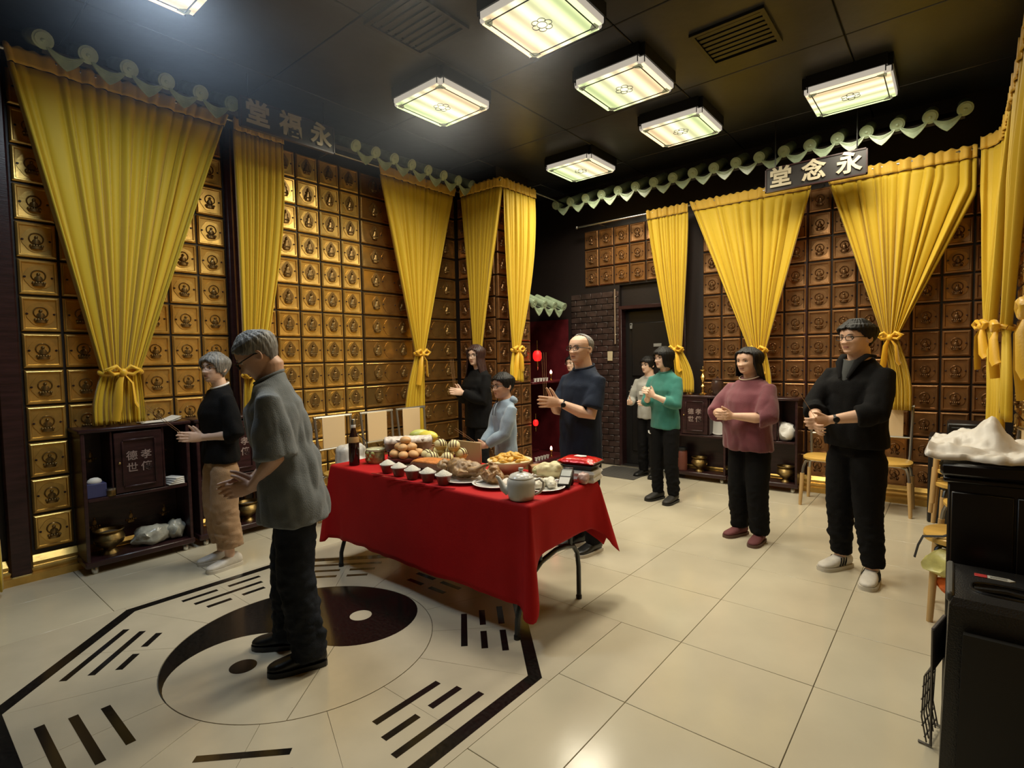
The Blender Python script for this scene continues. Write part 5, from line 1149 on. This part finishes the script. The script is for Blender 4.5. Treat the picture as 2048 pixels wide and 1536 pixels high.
for x, y, z, w in CK: cake(f'round pale cake with dark stripes, {w} of the group', (x, y, Z0+z+CKZ))
# ---- jelly cup of purple sweets between the buns and cakes
lathed('sweet_jar', 'small jar of dark purple sweets between the buns and striped cakes', 'jar', (-2.83, 2.70, Z0), [(0, 0), (.035, 0), (.04, .05), (.036, .09), (0, .09)], mat('purple_sweets', (.10, .02, .06), .3, 0, .5, 60), 18, None, 'glass', [('lid', [(.038, .09), (.04, .095), (.04, .115), (0, .116)], M_BLACK)])
# ---- roast pork slab
def slab(): 
    bm = bmesh.new(); bmesh.ops.create_grid(bm, x_segments=2, y_segments=2, size=1); bm.free()
mb = MB(); R = []
for i in range(25):
    u = -1+2*i/24; w = .078*(1-abs(u)**3.2)+.004; hgt = .045*(1-abs(u)**4)+.006
    R.append([Vector((u*.215, w*math.copysign(abs(math.cos(a))**.55, math.cos(a)), .004+hgt*(.5+.5*math.copysign(abs(math.sin(a))**.55, math.sin(a)))+.005*noise.noise(Vector((u*7, math.cos(a)*2, 3))))) for a in [2*PI*j/20 for j in range(20)]])
t = thing('roast_pork', 'slab of orange-brown roast pork with crisp skin in front of the buns', 'pork', (-2.60, 2.335, Z0+.035), .12); mb.loft(R); mb.build('meat', mat('roast_meat', (.19, .085, .045), .5, 0, .3, 40, .3, 12), t)
mb = MB(); R = []
for i in range(25):
    u = -1+2*i/24; w = .075*(1-abs(u)**3.2)+.003; z0 = .004+.045*(1-abs(u)**4)
    R.append([Vector((u*.208, w*q, z0+.010+.004*noise.noise(Vector((u*9, q*3, 7)))-.010*q**4)) for q in [-1+2*j/10 for j in range(11)]])
solid(mb.grid(R).build('crackling', mat('crackling', (.58, .20, .045), .4, 0, .6, 90, .35, 16), t), .006)
plate('white plate partly covered by the roast pork and duck', -2.58, 2.34, .15, Z0+.012)
# ---- poultry
M_DUCK = mat('braised_skin', (.30, .18, .08), .42, 0, .35, 55, .35, 18)
def bird(label, loc, rz, k):
    t = thing('braised_duck', label, 'duck', loc, rz, 'braised whole birds on plates'); mb = MB()
    mb.ell((0, 0, .065), (.135, .085, .066)).ell((.05, 0, .085), (.085, .07, .055)).ell((-.09, 0, .06), (.07, .06, .05))
    for s in (-1, 1): mb.tube([(.03, s*.075, .07), (-.03, s*.10, .055), (-.09, s*.085, .06)], [.024, .02, .014], 10)
    mb.tube([(.12, 0, .09), (.165, .02, .11), (.17, .06, .10), (.135, .085, .085)], [.03, .022, .019, .02], 10).ell((.12, .09, .088), (.032, .026, .025))
    me = remesh(mb, .007, 3); wrinkle(me, .012, 16, (1, 1, 1), 4); setmat(me, M_DUCK); me.transform(Matrix.Scale(k, 4)); me.name = 'body'; obj('body', me, t)
    for s in (-1, 1):
        mb = MB(); mb.ell((-.10*k, s*.05*k, .065*k), (.055*k, .035*k, .032*k)); mb.tube([(-.13*k, s*.05*k, .075*k), (-.175*k, s*.04*k, .10*k), (-.215*k, s*.035*k, .115*k)], [.022*k, .011*k, .012*k], 10); mb.ell((-.215*k, s*.035*k, .116*k), .014*k, 0, None, 10, 7)
        me = remesh(mb, .006, 2); setmat(me, M_DUCK); me.name = 'drumstick'; obj('drumstick', me, t)
    return t
plate('large white plate under the brown braised duck', -2.31, 2.33, .165); bird('brown braised duck on the large plate in the middle of the table', (-2.325, 2.325, Z0+.014), PI+.25, .84)
plate('white plate with brown rim line under the folded chicken', -2.065, 2.335, .145)
t = thing('braised_chicken', 'folded brown chicken standing up on the plate left of the teapot', 'chicken', (-2.09, 2.335, Z0+.012), .3); t.scale = (.85, .85, .80); mb = MB()
mb.ell((0, 0, .045), (.085, .065, .045)).ell((.0, .01, .085), (.05, .045, .05)).tube([(0, .01, .10), (-.01, .01, .135), (-.02, 0, .155)], [.035, .02, .008], 10)
for s in (-1, 1): mb.tube([(s*.03, -.03, .09), (s*.06, -.035, .06), (s*.085, -.01, .045)], [.02, .018, .012], 10)
mb.tube([(-.03, -.055, .085), (0, -.065, .06), (.03, -.055, .085)], [.012, .016, .012], 8)
me = remesh(mb, .006, 2); wrinkle(me, .012, 22, (1, 1, 1), 9); setmat(me, mat('braised_skin_gold', (.33, .18, .07), .4, 0, .35, 55, .35, 18)); me.name = 'body'; obj('body', me, t)
for s in (-1, 1): MB().tube([(s*.07, 0, .04), (s*.105, .005, .055), (s*.125, .0, .05)], [.012, .008, .010], 8).build('drumstick', M_DUCK, t)
# ---- bowl of fried tofu
lathed('tofu_bowl', 'wide cream bowl filled with golden fried pieces', 'bowl', (-2.20, 2.62, Z0), [(0, 0), (.06, 0), (.062, .012), (.115, .055), (.14, .085), (.143, .09), (.136, .09), (.11, .06), (0, .03)], mat('cream_pottery', (.62, .40, .26), .3), 32, None, 'bowl', [('rim', [(.137, .087), (.145, .088), (.145, .094), (.137, .093)], mat('cream_rim', (.75, .66, .42), .3))])
M_TOFU = mat('fried_golden', (.72, .40, .055), .5, 0, .4, 50, .3, 20); tofu_me = MB().cbox((0, 0, 0), (.062, .034, .022), .008, 0, None, 2).mesh('fried_tofu', M_TOFU, ang=180); rr = random.Random(5)
for i in range(25):
    a = [0, 0, 1.57, 3.14, 4.71][i] if i < 5 else (i-5)*PI/4+(.4 if i >= 13 else 0) if i < 21 else (i-21)*PI/2+.2
    q = 0 if i == 0 else (.035 if i < 5 else (.068 if i < 13 else (.105 if i < 21 else .088))); o = obj('fried_tofu', tofu_me, None, (-2.20+q*math.cos(a), 2.62+q*math.sin(a), Z0+.078+.040*(1-(q/.12)**2)+.008*rr.random())); o.rotation_euler = (rr.uniform(-.5, .5), rr.uniform(-.5, .5), rr.uniform(0, 6))
    col = ['left', 'front left', 'front', 'front right', 'right', 'back right', 'back', 'back left'][int(((a-PI) % (2*PI))/(PI/4)) % 8]; ring = 'on top in the centre' if i == 0 else ('inner ring' if i < 5 else ('middle ring' if i < 13 else ('along the rim' if i < 21 else 'between ring and rim')))
    tag(o, f'golden fried tofu piece in the cream bowl, {ring}'+(f', towards the {col}' if i else ''), 'tofu', 'fried tofu pieces in the bowl')
# ---- teapot
t = thing('teapot', 'plain white porcelain teapot at the near corner of the red table', 'teapot', (-1.755, 2.18, Z0), .60); t.scale = (1, 1, .93); M_POT = mat('grey_white_porcelain', (.60, .60, .58), .2)
MB().lathe([(0, 0), (.058, 0), (.066, .006), (.073, .03), (.076, .09), (.074, .11), (.066, .122), (.058, .124), (0, .120)], (0, 0, 0), 32).build('body', M_POT, t)
ld = MB().lathe([(.064, .122), (.066, .128), (.056, .142), (.032, .152), (.012, .156), (.0, .157)], (0, 0, 0), 28).build('lid', M_POT, t); MB().lathe([(.008, .155), (.008, .162), (.0135, .168), (.013, .180), (0, .183)], (0, 0, 0), 16).build('knob', M_POT, ld)
MB().tube([(-.066, 0, .040), (-.095, 0, .062), (-.108, 0, .095), (-.120, 0, .122), (-.134, 0, .130)], [.024, .019, .013, .010, .0085], 14).build('spout', M_POT, t)
MB().tube([(.068, 0, .108), (.098, 0, .118), (.118, 0, .098), (.116, 0, .066), (.098, 0, .040), (.070, 0, .026)], .0075, 10).build('handle', M_POT, t)
# ---- plates at the right end
plate('small white plate with pale dumplings behind the teapot', -1.785, 2.42, .125); M_DUMP = mat('pale_dough', (.66, .63, .52), .5, 0, .25, 40, .12, 18)
for i, (x, y, a) in enumerate(((-.05, .0, .3), (.0, -.045, 1.2), (.045, .015, 2.2), (-.005, .05, .9))):
    me = remesh(MB().ell((0, 0, .022), (.045, .028, .024)).ell((.02, .01, .026), (.025, .02, .02)), .006, 2); wrinkle(me, .006, 30, (1, 1, 1), i); setmat(me, M_DUMP); o = obj('dumpling', me, None, (-1.785+x, 2.42+y, Z0+.012), a); me.name = 'dumpling'
    tag(o, 'pale dumpling on the small plate behind the teapot, '+['at the left', 'at the front', 'at the right', 'at the back'][i], 'dumpling', 'pale dumplings on a plate')
plate('oval white plate under the pale stuffed roll', -1.90, 2.655, .13); t = thing('stuffed_roll', 'pale rolled bun with green filling behind the dumpling plate', 'roll', (-1.90, 2.655, Z0+.014), .5); mb = MB()
me = remesh(MB().ell((0, 0, .042), (.115, .058, .045)).ell((.03, 0, .055), (.07, .052, .040)), .007, 3); wrinkle(me, .008, 18, (1, 1, 1), 3); setmat(me, mat('roll_skin', (.72, .63, .36), .5, 0, .25, 40, .12, 14)); me.name = 'roll'; obj('roll', me, t)
for i in range(5): MB().ell((-.095+.012*(i % 3), -.03+.015*i, .035+.012*(i % 2)), (.02, .016, .016), 0, None, 10, 7).build('green_filling', mat('green_filling', (.36, .38, .16), .5, 0, .4, 50, .3, 30), t)
t = thing('paper_parcel', 'brown paper parcel lying behind the teapot and tofu bowl', 'parcel', (-1.985, 2.79, Z0), .95); M_KRAFT = mat('kraft_paper', (.40, .215, .10), .7, 0, .2, 20)
MB().loft([[Vector((x, y*q, z)) for y, z in ((-.05, .0), (.05, 0), (.052, .045), (.035, .062), (-.035, .060), (-.052, .04))] for x, q in ((-.15, .8), (-.14, 1), (.10, 1), (.15, .7))]).build('wrapper', M_KRAFT, t); MB().tube([(-.03, -.056, .004), (-.03, -.056, .043), (-.03, 0, .066), (-.03, .056, .045)], .003, 6).build('string', M_WHITE, t)
# ---- boxes, tray, red packet, card terminal
t = thing('food_box', 'white polystyrene food boxes under the black tray at the table end', 'box', (-1.735, 2.745, Z0), .2)
for i in range(2): k = MB().loft([[Vector((x*q, y*q, z)) for x, y in ((-.105, -.075), (.105, -.075), (.105, .075), (-.105, .075))] for z, q in ((.034*i, .93), (.034*i+.016, 1), (.034*i+.018, 1.03), (.034*i+.022, 1.0), (.034*i+.0335, .92))]).build('box_shell', M_WHITE, t)
t = thing('plastic_tray', 'black plastic tray between the white boxes and the red packet', 'tray', (-1.745, 2.75, Z0+.068), .15); MB().loft([[Vector((x*q, y*q, z)) for x, y in ((-.10, -.07), (.10, -.07), (.10, .07), (-.10, .07))] for z, q in ((0, .9), (.022, 1.0), (.026, 1.05), (.028, 1.05), (.026, .98), (.006, .88))]).build('shell', M_BLACK, t); MB().tube([(-.105, -.0735, .028), (.105, -.0735, .028), (.105, .0735, .028), (-.105, .0735, .028), (-.105, -.0735, .028)], .0025, 6).build('rim', M_BLACK, t)
t = thing('snack_packet', 'shiny red snack packet lying on top of the black tray', 'packet', (-1.75, 2.755, Z0+.092), .1); M_PACK = mat('red_foil', (.62, .012, .010), .22, .2, .4, 22); G = []
for sg in (1, -1):
    G = [[Vector((u*.12, v*.075, .022+sg*.026*max(0, (1-u**4)*(1-v**4))**.6+.005*noise.noise(Vector((u*4, v*4, sg))))) for v in [-1+2*j/12 for j in range(13)]] for u in [-1+2*i/18 for i in range(19)]]
    MB().grid(G if sg > 0 else G[::-1]).build('foil', M_PACK, t, ang=180)
MB().prism([(-.035, -.02), (.02, -.028), (.045, -.005), (.03, .022), (-.03, .02)], .0485, .0515).build('white_emblem', M_WHITE, t); MB().box(-.125, -.118, -.072, .072, .018, .026).box(.118, .125, -.072, .072, .018, .026).build('crimp', M_STEEL, t)
crumple('plastic_bag', 'small clear bag with pink things at the far right table corner', 'bag', (-1.672, 2.665, Z0), (.035, .04, .034), mat('clear_pink_plastic', (.60, .42, .38), .25, 0, .4, 30), 21, .3)
t = thing('card_terminal', 'grey and black card payment terminal standing by the white boxes', 'terminal', (-1.715, 2.545, Z0), .35); T2 = rotM('X', 32)
MB().cbox((0, .02, .045), (.075, .14, .03), .008, 0, T2).cbox((0, .055, .05), (.06, .03, .10), .006).build('body', M_BLACK, t); MB().cbox((0, .045, .061), (.06, .05, .004), .002, 0, T2).build('screen', mat('grey_screen', (.30, .33, .32), .25), t); MB().cbox((0, -.015, .061), (.062, .055, .005), .002, 0, T2).build('keypad', mat('keypad_grey', (.40, .40, .38), .4), t)
# ---- left end: bottle, jars, boxes, melons, bag
t = thing('sauce_bottle', 'tall dark soy sauce bottle at the left end of the table', 'bottle', (-3.30, 2.20, Z0)); MB().lathe([(0, 0), (.034, 0), (.037, .006), (.037, .17), (.033, .20), (.018, .25), (.014, .27), (.014, .30), (0, .30)], (0, 0, 0), 24).build('glass', mat('dark_sauce_glass', (.022, .008, .006), .08), t)
MB().lathe([(.0375, .165), (.0375, .19), (.034, .205), (.0335, .205)], (0, 0, 0), 24, 0, None, (False, False)).build('label', mat('kraft_label', (.42, .26, .10), .5), t); MB().lathe([(.0155, .268), (.0165, .27), (.0165, .287), (.0155, .29)], (0, 0, 0), 18).build('neck_band', M_WHITE, t); MB().lathe([(.0155, .292), (.0155, .325), (.012, .33), (0, .33)], (0, 0, 0), 18).build('cap', M_STEEL, t)
lathed('fruit_tub', 'clear plastic tub full of pale green fruit next to the bottle', 'tub', (-3.245, 2.345, Z0), [(0, 0), (.058, 0), (.064, .01), (.066, .085), (.06, .088), (0, .088)], mat('clear_tub', (.34, .36, .16), .15, 0, .5, 35, .5, 26), 24, None, 'tub', [('lid', [(.066, .088), (.069, .09), (.069, .102), (.064, .106), (0, .107)], mat('clear_lid', (.52, .54, .36), .12, 0, .2, 20))])
M_GRAPE = mat('green_grape', (.42, .47, .17), .25)
for i in range(9):
    a = PI*1.15+i*.21; o = obj('green_fruit', MB().ell((0, 0, 0), (.017, .017, .02), 0, None, 10, 7).mesh('green_fruit', M_GRAPE, ang=180), None, (-3.245+.060*math.cos(a), 2.345+.060*math.sin(a), Z0+.028+.024*(i % 3)))
    tag(o, 'pale green fruit against the tub wall, '+['low at far left', 'middle height at far left', 'high at left', 'low left of the middle', 'middle height at the centre', 'high at the centre', 'low right of the middle', 'middle height at right', 'high at far right'][i], 'fruit', 'green fruit in the clear tub')
def carton(label, loc, rz, col):
    t = thing('food_carton', label, 'carton', loc, rz, 'brown cartons stacked at the left end'); R = [(-.075, -.055), (.075, -.055), (.075, .055), (-.075, .055)]
    MB().loft([[Vector((x*q, y*q, z)) for x, y in R] for z, q in ((0, .86), (.075, 1.0), (.078, 1.0), (.0765, .97), (.01, .83))], 0, (True, True)).build('carton', mat('grey_brown_card', (.27, .19, .135), .6), t)
    return t
def redtub(label, loc): return lathed('red_fruit_tub', label, 'tub', loc, [(0, 0), (.058, 0), (.066, .07), (.068, .078), (.0, .08)], mat('dark_red_fruit', (.085, .016, .018), .2, 0, .6, 40, .6, 30), 24, 'dark red tubs under the brown cartons', 'tub', [('lid', [(.069, .078), (.071, .08), (.071, .086), (0, .088)], mat('clear_lid2', (.20, .16, .15), .12))])
redtub('dark red fruit tub under the left brown carton', (-3.15, 2.46, Z0)); redtub('dark red fruit tub under the right brown carton', (-3.055, 2.60, Z0))
carton('left brown paper carton covered with printed paper, behind the fruit tub', (-3.15, 2.46, Z0+.089), .25, 0); carton('right brown paper carton next to the yellow melons', (-3.05, 2.605, Z0+.089), .1, 0)
t = thing('printed_paper', 'crumpled printed white paper lying over the brown cartons', 'paper', (-3.10, 2.53, Z0+.172), .9); M_NEWS = mat('printed_paper', (.62, .55, .50), .6, 0, .2, 30, .35, 40)
solid(MB().grid([[Vector((-.17+.34*i/20, -.085+.17*j/10, .004+.010*abs(noise.noise(Vector((i*.5, j*.5, 2))))-.024*max(0, abs(j-5)-3.6))) for j in range(11)] for i in range(21)]).build('sheet', M_NEWS, t), .002)
M_MELON = mat('yellow_melon', (.74, .63, .09), .35, 0, .08, 30, .12, 8)
bx = thing('fruit_stand', 'low carton carrying the two yellow melons', 'box', (-3.15, 2.735, Z0)); MB().cbox((0, 0, .05), (.24, .13, .10), .005).build('carton', M_CARD, bx); MB().cbox((0, 0, .102), (.25, .14, .006), .002).build('lid', M_CARD, bx)
for i, (x, y, a, c2) in enumerate(((-3.215, 2.745, .8, 'left, greener of the two yellow melons beside the cartons'), (-3.10, 2.725, .2, 'right, brighter of the two yellow melons above the buns'))):
    t = thing('melon', c2, 'melon', (x, y, Z0+.107+.046), a, 'yellow melons on the low carton'); R = [[Vector((u*.088, (.048*(1-abs(u)**2.4)**.6+.001)*math.cos(q), (.046*(1-abs(u)**2.4)**.6+.001)*math.sin(q))) for q in [2*PI*j/20 for j in range(20)]] for u in [-1+2*k/16 for k in range(17)]]
    MB().loft(R).build('fruit', M_MELON if i else mat('green_melon', (.52, .56, .14), .35, 0, .08, 30, .12, 8), t, ang=180); MB().tube([(.087, 0, 0), (.102, .004, .006)], .005, 6).build('stem', mat('stem_green', (.2, .2, .06), .6), t)
# white bag with black handle on the first chair
t = thing('tote_bag', 'white bag with black handle on the chair behind the bowing man', 'bag', (-4.16, 2.74, .469)); me = remesh(MB().cbox((0, 0, .13), (.18, .26, .26), .04).ell((.02, 0, .08), (.13, .15, .08)), .013, 5); wrinkle(me, .014, 10); setmat(me, M_BAG); me.name = 'bag_body'; obj('bag_body', me, t)
MB().tube([(.10, -.05, .22), (.115, -.06, .30), (.115, .0, .36), (.115, .09, .28), (.11, .10, .20)], .010, 8, flat=.5).build('handle', M_BLACK, t)
t = thing('gift_box', 'pale grey box and black bag piled left of the boy, behind the table', 'box', (-3.72, 3.20, 0)); MB().cbox((0, 0, .30), (.34, .30, .60), .01).build('carton', M_GUN, t); MB().cbox((0, 0, .615), (.36, .32, .03), .008).build('lid', M_CHROME, t)
# ---- thin incense smoke gathered under the ceiling at the left
def smoke():
    m = bpy.data.materials.new('incense_smoke'); m.use_nodes = True; nt = m.node_tree; nt.nodes.remove(nt.nodes['Principled BSDF']); L = nt.links.new
    v = nt.nodes.new('ShaderNodeVolumeScatter'); v.inputs['Color'].default_value = (.80, .88, 1, 1); v.inputs['Anisotropy'].default_value = .25
    tc = nt.nodes.new('ShaderNodeTexCoord'); n = nt.nodes.new('ShaderNodeTexNoise'); n.inputs['Scale'].default_value = 1.6; n.inputs['Detail'].default_value = 2
    ln = nt.nodes.new('ShaderNodeVectorMath'); ln.operation = 'LENGTH'; L(tc.outputs['Object'], ln.inputs[0]); L(tc.outputs['Object'], n.inputs['Vector'])
    def mr(a, b, c, d, src):
        q = nt.nodes.new('ShaderNodeMapRange'); q.interpolation_type = 'SMOOTHSTEP'
        for k, x in zip(('From Min', 'From Max', 'To Min', 'To Max'), (a, b, c, d)): q.inputs[k].default_value = x
        L(src, q.inputs['Value']); return q.outputs[0]
    def mul(a, b): q = nt.nodes.new('ShaderNodeMath'); q.operation = 'MULTIPLY'; L(a, q.inputs[0]); L(b, q.inputs[1]); return q.outputs[0]
    L(mul(mr(.15, 1.0, .085, 0, ln.outputs['Value']), mr(.3, .7, .55, 1.3, n.outputs['Fac'])), v.inputs['Density'])
    L(v.outputs[0], nt.nodes['Material Output'].inputs['Volume'])
    o = tag(MB().ell((0, 0, 0), (1.03, 1.03, 1.03), 0, None, 32, 16).build('smoke_haze', m, None, None, (-3.0, 1.75, 3.35)), 'faint bluish smoke haze under the ceiling above the bowing man', 'smoke', None, 'stuff'); o.scale = (1.85, 2.1, .72)
smoke()
